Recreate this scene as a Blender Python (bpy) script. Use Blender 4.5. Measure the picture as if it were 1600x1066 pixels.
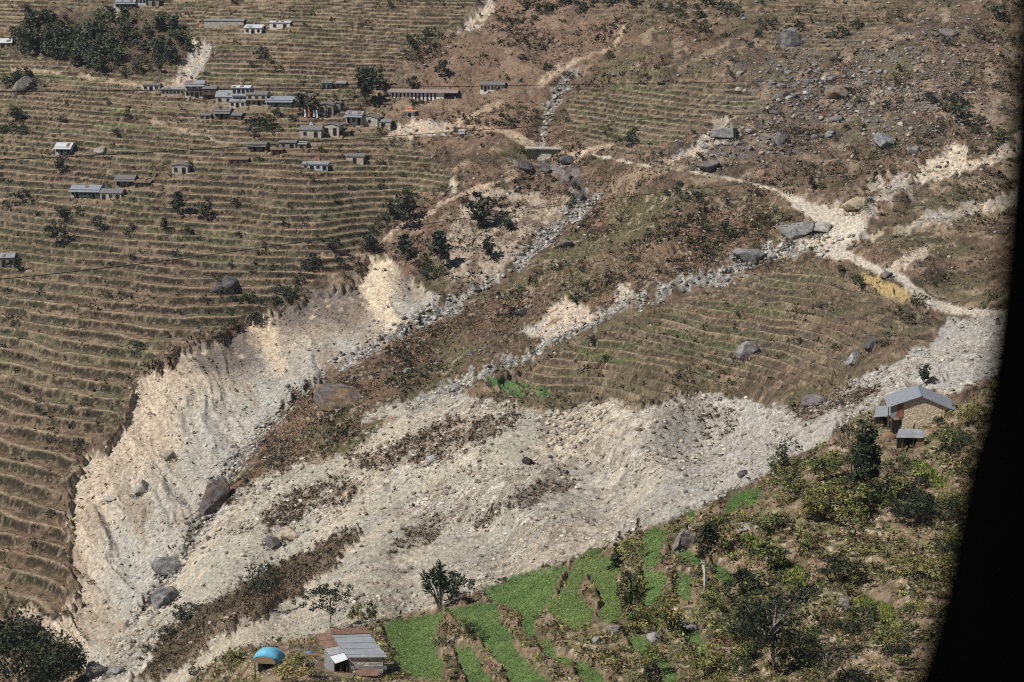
import bpy, math, random
import numpy as np
from mathutils import Vector, Matrix
from mathutils.bvhtree import BVHTree
R = math.radians
random.seed(7)
rng = np.random.default_rng(11)
SC = bpy.context.scene
COL = SC.collection
for o in list(bpy.data.objects):
    bpy.data.objects.remove(o)

# ---------------------------------------------------------------- camera
PITCH = R(14.0); FPX = 3000.0; CZ = 180.0
cam = bpy.data.cameras.new('camera'); camo = bpy.data.objects.new('camera', cam); COL.objects.link(camo)
camo.location = (0, 0, CZ); camo.rotation_euler = (R(90) - PITCH, 0, 0)
cam.sensor_fit = 'HORIZONTAL'; cam.sensor_width = 36.0; cam.lens = 36.0 * FPX / 1600.0
cam.clip_start = 0.1; cam.clip_end = 5000
cam.dof.use_dof = True; cam.dof.focus_distance = 420; cam.dof.aperture_fstop = 4.5
SC.camera = camo
# ---------------------------------------------------------------- world and sun
TO_SUN = Vector((-0.56, -0.30, 0.77)).normalized()
w = bpy.data.worlds.new('World'); SC.world = w; w.use_nodes = True
nt = w.node_tree; nt.nodes.clear()
sky = nt.nodes.new('ShaderNodeTexSky'); sky.sky_type = 'NISHITA'; sky.sun_disc = False
sky.sun_elevation = math.asin(TO_SUN.z); sky.sun_rotation = math.atan2(TO_SUN.x, TO_SUN.y)
sky.altitude = 1500; sky.air_density = 1.0; sky.dust_density = 0.6
bg = nt.nodes.new('ShaderNodeBackground'); bg.inputs['Strength'].default_value = 0.05
wo = nt.nodes.new('ShaderNodeOutputWorld')
nt.links.new(sky.outputs[0], bg.inputs['Color']); nt.links.new(bg.outputs[0], wo.inputs['Surface'])
sl = bpy.data.lights.new('sun', 'SUN'); sl.energy = 5.0; sl.angle = R(0.55); sl.color = (1.0, 0.97, 0.925)
so = bpy.data.objects.new('sun', sl); COL.objects.link(so)
so.rotation_euler = TO_SUN.to_track_quat('Z', 'Y').to_euler()
SC.view_settings.view_transform = 'Standard'; SC.view_settings.look = 'None'
SC.view_settings.exposure = 0.04; SC.view_settings.gamma = 1.0; SC.view_settings.use_curve_mapping = False
SC.cycles.use_denoising = False; SC.cycles.filter_width = 1.1
SC.cycles.max_bounces = 5; SC.cycles.diffuse_bounces = 2; SC.cycles.glossy_bounces = 2
SC.cycles.transparent_max_bounces = 4

# ---------------------------------------------------------------- numeric helpers
FW = np.array([0, math.cos(PITCH), -math.sin(PITCH)]); UP = np.array([0, math.sin(PITCH), math.cos(PITCH)])
def rays(u, v):
    u = np.asarray(u, float); v = np.asarray(v, float)
    d = np.empty(u.shape + (3,))
    d[..., 0] = (u - 800) / FPX
    t = (533 - v) / FPX
    d[..., 1] = FW[1] + t * UP[1]; d[..., 2] = FW[2] + t * UP[2]
    return d
def project(P):
    x = P[..., 0]; y = P[..., 1]; z = P[..., 2] - CZ
    f = y * FW[1] + z * FW[2]; up = y * UP[1] + z * UP[2]
    f = np.maximum(f, 1e-3)
    return 800 + FPX * x / f, 533 - FPX * up / f, f
def smooth(a, b, x):
    t = np.clip((x - a) / (b - a), 0, 1); return t * t * (3 - 2 * t)
def _hash(ix, iy, seed):
    h = (ix.astype(np.int64) * 374761393 + iy.astype(np.int64) * 668265263 + seed * 974711) & 0xffffffff
    h = ((h ^ (h >> 13)) * 1274126177) & 0xffffffff
    h = ((h ^ (h >> 16)) * 2246822519) & 0xffffffff
    return (h & 0xffffff) / float(0xffffff)
def noise(x, y, seed=0):
    ix = np.floor(x); iy = np.floor(y); fx = x - ix; fy = y - iy
    ix = ix.astype(np.int64); iy = iy.astype(np.int64)
    fx = fx * fx * (3 - 2 * fx); fy = fy * fy * (3 - 2 * fy)
    a = _hash(ix, iy, seed); b = _hash(ix + 1, iy, seed); c = _hash(ix, iy + 1, seed); d = _hash(ix + 1, iy + 1, seed)
    return (a + (b - a) * fx) * (1 - fy) + (c + (d - c) * fx) * fy
def fbm(x, y, seed=0, oct=4, gain=0.5):
    s = 0; a = 1; t = 0
    c, q = math.cos(0.6), math.sin(0.6)
    for k in range(oct):
        s = s + a * noise(x, y, seed + k * 17); t += a; a *= gain
        x, y = (c * x - q * y) * 2.03 + 7.1, (q * x + c * y) * 2.03 + 3.7
    return s / t            # 0..1
def sdpoly(u, v, poly, margin=60.0):
    """signed distance to a polygon (negative inside); +1e3 far outside"""
    P = np.asarray(poly, float); out = np.full(u.shape, 1e3)
    m = (u > P[:, 0].min() - margin) & (u < P[:, 0].max() + margin) & (v > P[:, 1].min() - margin) & (v < P[:, 1].max() + margin)
    uu = u[m]; vv = v[m]
    if uu.size == 0: return out
    d2 = np.full(uu.shape, 1e12); ins = np.zeros(uu.shape, bool)
    n = len(P)
    for i in range(n):
        ax, ay = P[i]; bx, by = P[(i + 1) % n]
        ex, ey = bx - ax, by - ay; L = ex * ex + ey * ey + 1e-9
        t = np.clip(((uu - ax) * ex + (vv - ay) * ey) / L, 0, 1)
        dx = uu - ax - t * ex; dy = vv - ay - t * ey
        np.minimum(d2, dx * dx + dy * dy, out=d2)
        c = ((ay > vv) != (by > vv)) & (uu < ex * (vv - ay) / (ey if abs(ey) > 1e-9 else 1e-9) + ax)
        ins ^= c
    d = np.sqrt(d2); d[ins] *= -1; out[m] = d
    return out
def sdline(u, v, pts, margin=60.0):
    """distance to a polyline of (u, v, halfwidth), minus its local half width"""
    P = np.asarray(pts, float); out = np.full(u.shape, 1e3)
    m = (u > P[:, 0].min() - margin) & (u < P[:, 0].max() + margin) & (v > P[:, 1].min() - margin) & (v < P[:, 1].max() + margin)
    uu = u[m]; vv = v[m]; best = np.full(uu.shape, 1e3)
    for i in range(len(P) - 1):
        ax, ay, aw = P[i]; bx, by, bw = P[i + 1]
        ex, ey = bx - ax, by - ay; L = ex * ex + ey * ey + 1e-9
        t = np.clip(((uu - ax) * ex + (vv - ay) * ey) / L, 0, 1)
        d = np.hypot(uu - ax - t * ex, vv - ay - t * ey) - (aw + (bw - aw) * t)
        np.minimum(best, d, out=best)
    out[m] = best
    return out
def srgb(r, g, b):
    f = lambda c: ((c / 255.0 + 0.055) / 1.055) ** 2.4 if c > 10 else c / 255.0 / 12.92
    return np.array([f(r), f(g), f(b)])
ALB = 0.86         # picture tone of a sunlit surface -> base colour
def A(r, g, b):
    c = srgb(r, g, b) * ALB * np.array([1.0, 1.0, 1.02])
    return c * 0.84 + 0.16 * (0.3 * c[0] + 0.6 * c[1] + 0.1 * c[2])

# ---------------------------------------------------------------- material helpers
def mat_new(name):
    m = bpy.data.materials.new(name); m.use_nodes = True
    nt = m.node_tree; b = nt.nodes['Principled BSDF']
    return m, nt, b
def simple(name, col, rough=0.8, metal=0.0, var=0.25, scale=3.0, bump=0.15, spec=0.25, stretch=None):
    """plain material with procedural mottling and relief"""
    m, nt, b = mat_new(name); N = nt.nodes; L = nt.links
    tc = N.new('ShaderNodeTexCoord'); mp = N.new('ShaderNodeMapping'); L.new(tc.outputs['Object'], mp.inputs['Vector'])
    if stretch: mp.inputs['Scale'].default_value = stretch
    n = N.new('ShaderNodeTexNoise'); n.inputs['Scale'].default_value = scale; n.inputs['Detail'].default_value = 6; n.inputs['Roughness'].default_value = 0.65
    L.new(mp.outputs[0], n.inputs['Vector'])
    cr = N.new('ShaderNodeMapRange'); cr.inputs['From Min'].default_value = 0.3; cr.inputs['From Max'].default_value = 0.7
    cr.inputs['To Min'].default_value = 1 - var; cr.inputs['To Max'].default_value = 1 + var
    L.new(n.outputs['Fac'], cr.inputs['Value'])
    mx = N.new('ShaderNodeVectorMath'); mx.operation = 'SCALE'; mx.inputs[0].default_value = tuple(col[:3]); L.new(cr.outputs[0], mx.inputs['Scale'])
    L.new(mx.outputs[0], b.inputs['Base Color'])
    b.inputs['Roughness'].default_value = rough; b.inputs['Metallic'].default_value = metal; b.inputs['Specular IOR Level'].default_value = spec
    bp = N.new('ShaderNodeBump'); bp.inputs['Strength'].default_value = bump; bp.inputs['Distance'].default_value = 0.1
    L.new(n.outputs['Fac'], bp.inputs['Height']); L.new(bp.outputs[0], b.inputs['Normal'])
    return m
def attr_mat(name, var=0.3, scale=0.5, rough=0.95, bump=0.0, attr='Col', spec=0.1):
    m, nt, b = mat_new(name); N = nt.nodes; L = nt.links
    at = N.new('ShaderNodeAttribute'); at.attribute_name = attr
    ge = N.new('ShaderNodeNewGeometry')
    n = N.new('ShaderNodeTexNoise'); n.inputs['Scale'].default_value = scale; n.inputs['Detail'].default_value = 4
    L.new(ge.outputs['Position'], n.inputs['Vector'])
    cr = N.new('ShaderNodeMapRange'); cr.inputs['From Min'].default_value = 0.3; cr.inputs['From Max'].default_value = 0.7
    cr.inputs['To Min'].default_value = 1 - var; cr.inputs['To Max'].default_value = 1 + var
    L.new(n.outputs['Fac'], cr.inputs['Value'])
    mx = N.new('ShaderNodeVectorMath'); mx.operation = 'SCALE'; L.new(at.outputs['Color'], mx.inputs[0]); L.new(cr.outputs[0], mx.inputs['Scale'])
    L.new(mx.outputs[0], b.inputs['Base Color'])
    b.inputs['Roughness'].default_value = rough; b.inputs['Specular IOR Level'].default_value = spec
    if bump:
        bp = N.new('ShaderNodeBump'); bp.inputs['Strength'].default_value = bump; bp.inputs['Distance'].default_value = 0.2
        L.new(n.outputs['Fac'], bp.inputs['Height']); L.new(bp.outputs[0], b.inputs['Normal'])
    return m
def mesh_np(name, V, F, mat, col=None, smooth_shade=False):
    """mesh from numpy arrays: V (n,3), F (m,k) all faces of k corners"""
    me = bpy.data.meshes.new(name)
    V = np.ascontiguousarray(V, np.float32); F = np.ascontiguousarray(F, np.int32); k = F.shape[1]
    me.vertices.add(len(V)); me.vertices.foreach_set('co', V.ravel())
    me.loops.add(F.size); me.loops.foreach_set('vertex_index', F.ravel())
    me.polygons.add(len(F)); me.polygons.foreach_set('loop_start', np.arange(0, F.size, k, dtype=np.int32))
    me.polygons.foreach_set('loop_total', np.full(len(F), k, np.int32))
    if smooth_shade: me.polygons.foreach_set('use_smooth', np.ones(len(F), bool))
    me.update(calc_edges=True)
    if col is not None: set_col(me, col)
    if mat: me.materials.append(mat)
    return me
def set_col(me, col, name='Col'):
    a = me.attributes.new(name, 'FLOAT_COLOR', 'POINT')
    c = np.ones((len(me.vertices), 4), np.float32); c[:, :3] = col; a.data.foreach_set('color', c.ravel())
def set_f(me, val, name):
    a = me.attributes.new(name, 'FLOAT', 'POINT'); a.data.foreach_set('value', np.ascontiguousarray(val, np.float32).ravel())
def link(name, me, parent=None, kind=None, label=None, cat=None, group=None):
    o = bpy.data.objects.new(name, me); COL.objects.link(o)
    if parent is not None: o.parent = parent
    if kind: o['kind'] = kind
    if label: o['label'] = label
    if cat: o['category'] = cat
    if group: o['group'] = group
    return o
def thing(name, label, cat, loc=(0, 0, 0), rz=0.0, group=None, scale=None):
    o = bpy.data.objects.new(name, None); COL.objects.link(o)
    o.location = loc; o.rotation_euler = (0, 0, rz); o['label'] = label; o['category'] = cat; o.empty_display_size = 0.5
    if group: o['group'] = group
    if scale is not None: o.scale = scale
    return o

# ---------------------------------------------------------------- terrain: surveyed points (bearing, elevation, distance)
CP = """
-500 -260 900  -500 0 745  -500 150 680  -500 300 622  -500 450 570  -500 620 515  -500 800 462  -500 960 425  -500 1066 400 -500 1500 300
0 -260 880  0 0 722  0 150 658  0 300 600  0 450 549  0 620 496  0 800 445  0 960 408  0 1066 386 0 1500 290
250 0 710  250 150 648  250 300 590  250 450 538
500 0 698  500 150 640  500 300 582  500 390 552
600 -260 850  640 60 670  640 200 622  640 330 578
800 -260 800  800 0 690  800 150 632  800 230 605  790 300 575
600 400 556  480 450 540  400 500 524  270 560 502  210 620 488  130 720 458  110 800 438  112 900 415  60 970 402
900 310 560  800 430 528  700 478 514  640 515 504  550 565 492  460 615 478  400 685 460  330 780 432  285 850 412  230 960 388  170 1010 375
840 240 602  960 340 552  900 400 532  800 500 502  700 560 484  540 600 474  440 690 452
1000 0 672  1000 150 612  1000 265 560  1060 350 522  1000 410 500
1200 390 490  1060 445 474  980 480 462  880 530 450  760 585 440  640 640 436
1300 0 650  1300 150 590  1300 250 545  1240 330 510  1310 370 488
1440 0 640  1440 150 575  1440 300 505  1440 450 425  1480 490 405
1100 500 446  1250 480 440  900 590 430  1050 600 408  1200 600 390
800 660 410  650 720 412  500 790 410  400 850 400  300 940 385
1000 700 370  800 780 364  600 870 360  1000 770 346  450 950 350  300 1040 330  200 1066 345
1120 740 345  950 810 338  800 870 330  650 930 318
1200 690 350  1300 620 348  1400 560 345  1500 540 340  1560 520 350
400 1015 250  500 996 250  600 980 249  700 955 251  850 895 256  1000 840 262  1100 805 265  1190 755 268  1290 705 271  1400 690 272
600 1066 206  800 1066 190  1000 1066 180  1200 1066 172  1450 1066 163
700 1010 228  850 960 224  1000 920 226  1150 880 228  1300 830 228  1400 780 240  1300 960 195
1500 660 270  1550 760 240  1600 900 205
1700 -260 760  1700 0 630  1700 200 545  1700 400 440  1700 520 350  1700 600 295  1700 800 228  1700 1066 158
2100 -260 740  2100 0 600  2100 300 480  2100 520 330  2100 700 255  2100 1066 150  2100 1500 95
600 1500 130  1000 1500 112  1500 1500 100  300 1300 190
"""
cp = np.array([float(t) for t in CP.split()]).reshape(-1, 3)
S = 1000.0
def tps_fit(X, y, lam):
    n = len(X); d = np.hypot(X[:, None, 0] - X[None, :, 0], X[:, None, 1] - X[None, :, 1])
    K = np.where(d > 0, d * d * np.log(np.maximum(d, 1e-9)), 0) + lam * np.eye(n)
    Pm = np.c_[np.ones(n), X]
    M = np.block([[K, Pm], [Pm.T, np.zeros((3, 3))]])
    return np.linalg.solve(M, np.r_[y, 0, 0, 0])
Xc = cp[:, :2] / S
W = tps_fit(Xc, np.log(cp[:, 2]), 2e-4)
def depth(u, v):
    x = np.asarray(u, float).ravel() / S; y = np.asarray(v, float).ravel() / S
    out = W[-3] + W[-2] * x + W[-1] * y
    for i in range(len(Xc)):
        r2 = (x - Xc[i, 0]) ** 2 + (y - Xc[i, 1]) ** 2
        out += W[i] * 0.5 * r2 * np.log(np.maximum(r2, 1e-12))
    return np.exp(out).reshape(np.shape(u))
def axis(lo, a, b, hi, fine, coarse):
    return np.r_[np.arange(lo, a, coarse), np.arange(a, b, fine), np.arange(b, hi + 1, coarse)]
US = axis(-500, -30, 1600, 2100, 2.3, 16.0)
VS = np.r_[np.arange(-260, -20, 10.0), np.arange(-20, 560, 1.42), np.arange(560, 1100, 1.75), np.arange(1100, 1501, 12.0)]
NU, NV = len(US), len(VS)
uu0, vv0 = np.meshgrid(US, VS)                       # rows run up the hill
Y0 = depth(uu0, vv0)
d0 = rays(uu0, vv0)
P = d0 * (Y0 / d0[..., 1])[..., None]; P[..., 2] += CZ
# ---------------------------------------------------------------- terrain: regions of the place, outlined by survey bearings
CLIFF = [(600,398),(577,405),(562,430),(522,450),(484,452),(462,475),(440,480),(410,497),(382,503),(352,528),(320,538),(287,543),(265,565),(230,573),(205,600),(214,632),(198,662),(172,690),(135,708),(128,742),(105,760),(112,800),(108,850),(125,890),(118,930),(100,962),(62,965),(46,945),(40,962),(90,1002),(128,1050),(150,1062),(182,1010),(240,930),(290,850),(320,790),(360,740),(400,690),(450,622),(520,580),(590,535),(640,510),(690,480),(680,462),(652,448),(625,418)]
DEBRIS = [(1600,480),(1565,490),(1482,500),(1442,540),(1400,562),(1340,590),(1290,622),(1240,640),(1160,622),(1120,613),(1060,622),(1000,640),(930,627),(880,642),(820,637),(770,622),(720,610),(662,617),(602,632),(570,652),(615,652),(590,672),(560,702),(520,715),(470,727),(420,737),(372,772),(340,800),(290,842),(240,932),(172,1002),(128,1062),(110,1120),(250,1120),(300,1060),(380,1015),(470,1000),(520,990),(600,972),(680,952),(760,922),(880,882),(960,852),(1010,827),(1080,802),(1130,777),(1190,748),(1230,722),(1290,692),(1330,655),(1372,635),(1420,610),(1500,610),(1560,590),(1620,560)]
VEG1 = [(205,1062),(250,1000),(300,962),(338,938),(400,903),(470,860),(550,832),(555,842),(500,900),(440,942),(380,982),(300,1027),(240,1066)]
VEG2 = [(408,803),(440,775),(500,755),(550,748),(562,765),(500,790),(450,815),(420,828)]
VEG3 = [(540,712),(600,700),(640,680),(720,652),(800,638),(830,650),(740,690),(680,722),(600,735),(560,730)]
VEG4 = [(590,870),(640,820),(700,800),(690,830),(620,870)]
VEG5 = [(730,812),(800,770),(880,745),(890,757),(800,800),(745,825)]
VEG6 = [(1090,650),(1130,640),(1160,650),(1130,690),(1095,690)]
VEG7 = [(1230,640),(1330,600),(1370,600),(1360,625),(1300,640),(1250,665)]
RIDGE = [(392,700),(460,625),(520,590),(600,545),(690,490),(800,440),(880,370),(930,320),(1000,300),(1100,290),(1200,310),(1240,340),(1220,370),(1150,395),(1060,440),(980,465),(900,515),(800,565),(720,600),(640,615),(580,645),(600,655),(560,705),(480,720),(420,732)]
GULLY_SLOPE = [(712,318),(740,300),(800,286),(860,300),(884,314),(880,335),(830,372),(790,428),(720,462),(700,430),(705,360)]
WET = [(792,246),(830,254),(880,256),(900,262),(906,280),(918,304),(908,312),(892,302),(874,276),(850,266),(815,262)]
BED_A = [(925,308,6.5),(890,340,9.4),(850,370,10.1),(820,400,7.2),(790,430,8.6),(730,460,7.2),(690,485,7.9),(640,512,6.5),(590,538,5.8),(520,580,4.3),(460,617,5.0),(400,682,6.5),(350,745,8.6),(300,850,8.6),(240,930,7.2)]
BED_UP = [(900,112,5.8),(872,140,7.2),(860,165,6.5),(848,200,4.3),(850,225,8.6),(848,240,9.4)]
BED_B = [(1320,370,5.8),(1270,380,11.5),(1200,392,11.5),(1130,427,10.1),(1060,445,8.6),(1000,467,5.8),(950,490,9.4),(880,522,10.1),(840,548,5.0),(790,572,5.0),(750,586,3.6),(700,606,6.5),(650,625,5.8)]
ROAD = [(905,238,1.5),(940,245,2),(1000,257,1),(1080,268,1),(1150,280,1),(1215,298,2.5),(1255,322,11),(1300,343,16),(1325,352,23),(1302,378,21),(1290,390,15),(1330,402,6),(1355,415,5),(1400,430,6),(1432,458,9),(1462,477,8),(1510,488,5),(1580,490,5)]
ROAD2 = [(1325,352,16),(1290,372,12),(1255,384,8)]
SLIDE_D = [(1424,286),(1452,252),(1492,224),(1514,228),(1512,248),(1544,244),(1592,206),(1640,195),(1640,224),(1546,258),(1482,279)]
SLIDE_D2 = [(1306,332),(1330,305),(1380,284),(1420,258),(1432,288),(1372,330),(1345,348)]
SLIDE_E = [(1320,378,3),(1400,362,5),(1442,345,8),(1502,330,10),(1580,312,12),(1640,300,14)]
SLIDE_F = [(1395,420,8),(1442,392,8)]
SLIDE_G = [(250,140),(272,118),(296,80),(300,64),(335,64),(332,82),(304,125),(292,142)]
SLIDE_H = [(714,55),(730,30),(752,8),(758,-12),(778,-12),(768,18),(740,46)]
SLIDE_I = [(1052,250,5),(1085,235,8),(1110,212,9),(1135,190,7)]
SLIDE_J = [(600,217),(618,195),(652,190),(700,196),(712,205),(680,212),(640,216)]
SLIDE_K = [(699,312),(706,284),(715,288),(717,302)]
SLIDE_L = [(806,520),(850,492),(882,463),(905,480),(945,492),(882,522),(832,532)]
SLIDE_M = [(955,437),(975,440),(995,465),(962,472)]
PATHS = [[(20,108,3),(110,116,3),(170,127,3),(232,134,4),(300,142,4)], [(600,215,3),(700,200,3),(770,165,4),(830,145,6),(862,115,8),(905,92,3),(960,75,3),(975,40,2)],
         [(565,405,3),(625,352,3),(660,342,2),(690,318,3),(742,295,3),(800,280,3)], [(700,196,3),(760,200,3),(800,210,5),(832,228,9)], [(240,190,2),(330,217,2),(360,228,2)], [(480,402,2),(560,395,3)],
         [(890,243,5),(960,225,2)], [(1385,860,4),(1395,840,4),(1405,810,5)], [(1345,950,3),(1390,985,5),(1420,1000,6)]]
FIELD_MID = [(757,588),(790,592),(862,611),(856,622),(800,619),(772,604)]
FIELD_MID2 = [(900,545),(960,552),(1000,566),(980,572),(920,560)]
FIELD_YEL = [(1325,430),(1372,432),(1412,450),(1437,470),(1402,471),(1362,451)]
FIELDS = [
 [(599,973),(679,961),(694,963),(681,981),(678,1011),(691,1039),(687,1064),(648,1056),(625,1046),(603,991)],
 [(701,954),(740,945),(775,945),(778,970),(795,990),(800,1005),(808,1020),(830,1045),(855,1066),(872,1092),(815,1092),(795,1066),(785,1040),(760,1010),(735,985),(715,970)],
 [(710,1015),(730,1012),(745,1030),(768,1075),(735,1075),(720,1040)],
 [(800,900),(843,889),(876,883),(884,887),(868,907),(868,923),(851,945),(833,978),(835,996),(815,983),(818,961),(795,947),(762,935),(757,920),(785,914)],
 [(841,999),(858,1004),(868,1024),(891,1032),(886,1040),(851,1024)],
 [(894,1037),(909,1034),(932,1049),(946,1072),(914,1072)],
 [(901,872),(922,859),(939,859),(932,880),(911,902),(901,923),(909,938),(927,956),(922,973),(909,986),(884,978),(856,953),(853,945),(873,933),(884,910)],
 [(922,895),(942,872),(962,875),(967,885),(962,902),(965,938),(968,948),(965,971),(942,971),(934,961),(944,945),(937,928),(924,907)],
 [(1010,829),(1036,826),(1038,839),(1031,859),(1028,877),(1018,887),(1008,882),(995,862),(1003,852)],
 [(1003,892),(1036,895),(1038,902),(1033,928),(1020,945),(1003,945),(1003,928),(1010,907)],
 [(1048,862),(1074,859),(1096,875),(1091,881),(1069,875)],
 [(1058,897),(1076,902),(1077,935),(1061,938),(1056,923)],
 [(1114,882),(1127,887),(1150,907),(1142,915),(1119,907)],
 [(980,994),(1010,996),(1018,1016),(1038,1032),(1053,1049),(1056,1070),(1036,1070),(1028,1042),(1008,1029),(987,1009)],
 [(1066,989),(1084,986),(1094,999),(1104,1019),(1094,1027),(1081,1014)],
 [(1129,793),(1152,770),(1188,763),(1185,781),(1139,803)],
 [(1063,799),(1086,797),(1081,810)]]
MUSTARD = [
 [(1152,840),(1175,835),(1197,850),(1207,863),(1194,870),(1172,860)],
 [(1328,936),(1349,932),(1390,946),(1398,957),(1403,984),(1384,981),(1349,952)],
 [(1425,717),(1448,727),(1474,748),(1479,763),(1458,765),(1428,738)],
 [(1476,773),(1501,773),(1499,782)],
 [(1215,868),(1253,887),(1261,914),(1239,930),(1218,906)]]
SPUR = [(200,1560),(250,1120),(300,1060),(380,1015),(470,1000),(520,990),(600,972),(680,952),(760,922),(880,882),(960,852),(1010,827),(1080,802),(1130,777),(1190,748),(1230,722),(1290,692),(1330,655),(1372,640),(1400,655),(1500,640),(1560,590),(1700,520),(2200,430),(2200,1560)]
TL = [(-600,-300),(756,-300),(756,-10),(705,55),(640,90),(585,150),(600,200),(700,262),(715,290),(650,312),(600,372),(540,420),(410,488),(320,530),(260,555),(200,600),(195,660),(130,705),(100,760),(108,850),(110,900),(95,958),(60,960),(30,965),(-100,1010),(-600,1040)]
TM1 = [(888,140),(1000,125),(1150,118),(1200,150),(1180,190),(1080,215),(1020,245),(930,236),(885,200)]
TM2 = [(890,520),(1000,478),(1080,440),(1250,402),(1330,420),(1450,485),(1400,530),(1300,590),(1150,612),(1000,632),(880,628),(762,602),(830,560)]
TU1 = [(900,-60),(1150,-60),(1140,40),(930,35)]
TU2 = [(1190,0),(1400,0),(1380,60),(1240,110),(1190,60)]
TU3 = [(880,430),(960,380),(1050,400),(1000,440),(900,460)]
FOREST = [(20,70),(60,30),(110,20),(200,20),(280,40),(296,75),(262,110),(200,120),(140,112),(85,95),(40,85)]
UPSCRUB = [(590,150),(705,55),(800,-20),(1000,-20),(1000,60),(900,110),(840,200),(760,230),(700,240),(620,190)]

x0, y0, z0 = P[..., 0], P[..., 1], P[..., 2]
jit = (fbm(uu0 / 26, vv0 / 26, 5, 4) - 0.5) * 56
jit2 = (fbm(uu0 / 7, vv0 / 7, 9, 3) - 0.5) * 24
def mk(poly, soft=4, j=1.0, u=None, v=None):
    u = uu0 if u is None else u; v = vv0 if v is None else v
    return 1 - smooth(-soft, soft, sdpoly(u, v, poly) + j * (jit * 0.5 + jit2))
def mkl(line, soft=3, j=0.5, u=None, v=None):
    u = uu0 if u is None else u; v = vv0 if v is None else v
    return 1 - smooth(-soft, soft, sdline(u, v, line) + j * (jit * 0.25 + jit2))
mx = np.maximum
m_cl = mk(CLIFF, 2.5, 1.0); m_deb = mk(DEBRIS, 4, 0.8); m_spur = mk(SPUR, 3, 0.5)
m_tl = mk(TL, 8, 0.8) * (1 - m_cl); m_t1 = mk(TM1, 10, 1.2); m_t2 = mk(TM2, 8, 1.2)
m_tu = mx(mx(mk(TU1, 14, 1.5), mk(TU2, 14, 1.5)), mk(TU3, 14, 1.5)) * 0.7
forest = mk(FOREST, 10, 1.5)
tm = mx(mx(m_tl * (1 - 0.8 * forest), m_t1), mx(m_t2, m_tu)) * (1 - m_deb) * (1 - m_spur)

# relief -------------------------------------------------------------
f40 = fbm(x0 / 60, y0 / 60, 31, 3) - 0.5
f20 = fbm(x0 / 22, y0 / 22, 41, 4) - 0.5
f6 = fbm(x0 / 6, y0 / 6, 51, 4) - 0.5
f1 = fbm(x0 / 1.5, y0 / 1.5, 61, 3) - 0.5
wild = np.clip(1 - tm - m_cl - m_deb - m_spur, 0, 1)
dz = f40 * 3.6 * (1 - m_spur) * (1 - 0.5 * m_cl)
zz = z0 + dz
tilt = 0.02 * x0 * m_tl + 0.035 * x0 * m_t2
# terraces: steps of their own height, level benches with steep banks
zk = np.array([-400, -60, 10, 60, 95, 130, 180, 400.0]); st = np.array([3.1, 3.1, 2.6, 1.7, 1.26, 1.16, 1.12, 1.12])
zf = np.linspace(-400, 400, 4001); cum = np.cumsum(0.2 / np.interp(zf, zk, st))
ph = np.interp(zz + tilt, zf, cum) + (fbm(x0 / 38, y0 / 26, 71, 3) - 0.5) * 1.3 + (fbm(x0 / 9, y0 / 9, 77, 3) - 0.5) * 0.3
ph = ph * (1 - m_t2) + m_t2 * ((640 - vv0 + 0.24 * (uu0 - 900) + 16 * (fbm(uu0 / 120, vv0 / 120, 73, 3) - 0.5) * 2) / 13.5)
step = np.interp(zz, zk, st)
fr = ph - np.floor(ph); tid = np.floor(ph)
rw = 0.60 + 0.26 * (noise(tid * 7.3, x0 / 16 + tid * 3.1, 3) - 0.5)
g = np.where(fr < rw, 0.10 * fr / rw, np.where(fr < 0.92, 0.10 + 0.90 * (fr - rw) / (0.92 - rw), 1.0))
dz += tm * step * (g - fr) * 1.25
dz += wild * (f20 * 6 + f6 * 2.2 + f1 * 0.9) + tm * (f6 * 0.45 + f1 * 0.3)
dz += m_deb * (1 - m_spur) * (f20 * 2.2 + f6 * 0.9 + f1 * 0.8)
# rills down the scar
q = x0 * -0.46 + y0 * -0.885; rr = x0 * 0.885 - y0 * 0.46
qp = 0.88 * uu0 - 0.48 * vv0; rp = 0.48 * uu0 + 0.88 * vv0        # across / down the fall of the scar
wq = (fbm(uu0 / 60, vv0 / 60, 87, 3) - 0.5) * 60
rg = 1 - np.abs(2 * fbm((qp + wq * 0.8) / 52 + 0.6 * noise(qp / 120, rp / 200, 82), (rp + wq) / 210, 81, 4) - 1)
rg2 = 1 - np.abs(2 * fbm((qp + wq * 0.6) / 13, rp / 60, 83, 3) - 1); ramp = 0.25 + 1.1 * smooth(0.35, 0.65, fbm(uu0 / 80, vv0 / 80, 89, 2))
dz += m_cl * ((rg - 0.6) * 2.6 * ramp + (rg2 - 0.6) * 0.7 * ramp + (0.5 - np.abs(fbm(x0 / 7, y0 / 7, 91, 4) - 0.5) * 4) * 0.35 + f20 * 4.0 + f6 * 1.1 + f1 * 0.7)
dz -= 2.0 * m_cl * smooth(4, 40, sdline(uu0, vv0, [(182,1010,0),(240,930,0),(290,850,0),(320,790,0),(360,740,0),(400,690,0),(450,622,0),(520,580,0),(590,535,0),(640,510,0),(690,480,0)], 900))
for line, dep in ((BED_A, 2.0), (BED_B, 1.8), (BED_UP, 2.0)):
    d = sdline(uu0, vv0, line); dz -= dep * np.exp(-(np.maximum(d + 6, 0) / 12) ** 2) * (1 - m_spur)
for line, dep in ((SLIDE_E, 1.2), (SLIDE_F, 1.0), (SLIDE_I, 1.5)):
    d = sdline(uu0, vv0, line); dz -= dep * np.exp(-(np.maximum(d + 4, 0) / 8) ** 2)
dz -= 1.6 * mx(mx(mk(SLIDE_D, 8), mk(SLIDE_G, 6)), mk(SLIDE_H, 6)) + 1.2 * mk(SLIDE_L, 5)
dz -= 1.5 * mx(mk(VEG1, 8), 0) * -1.0
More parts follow.
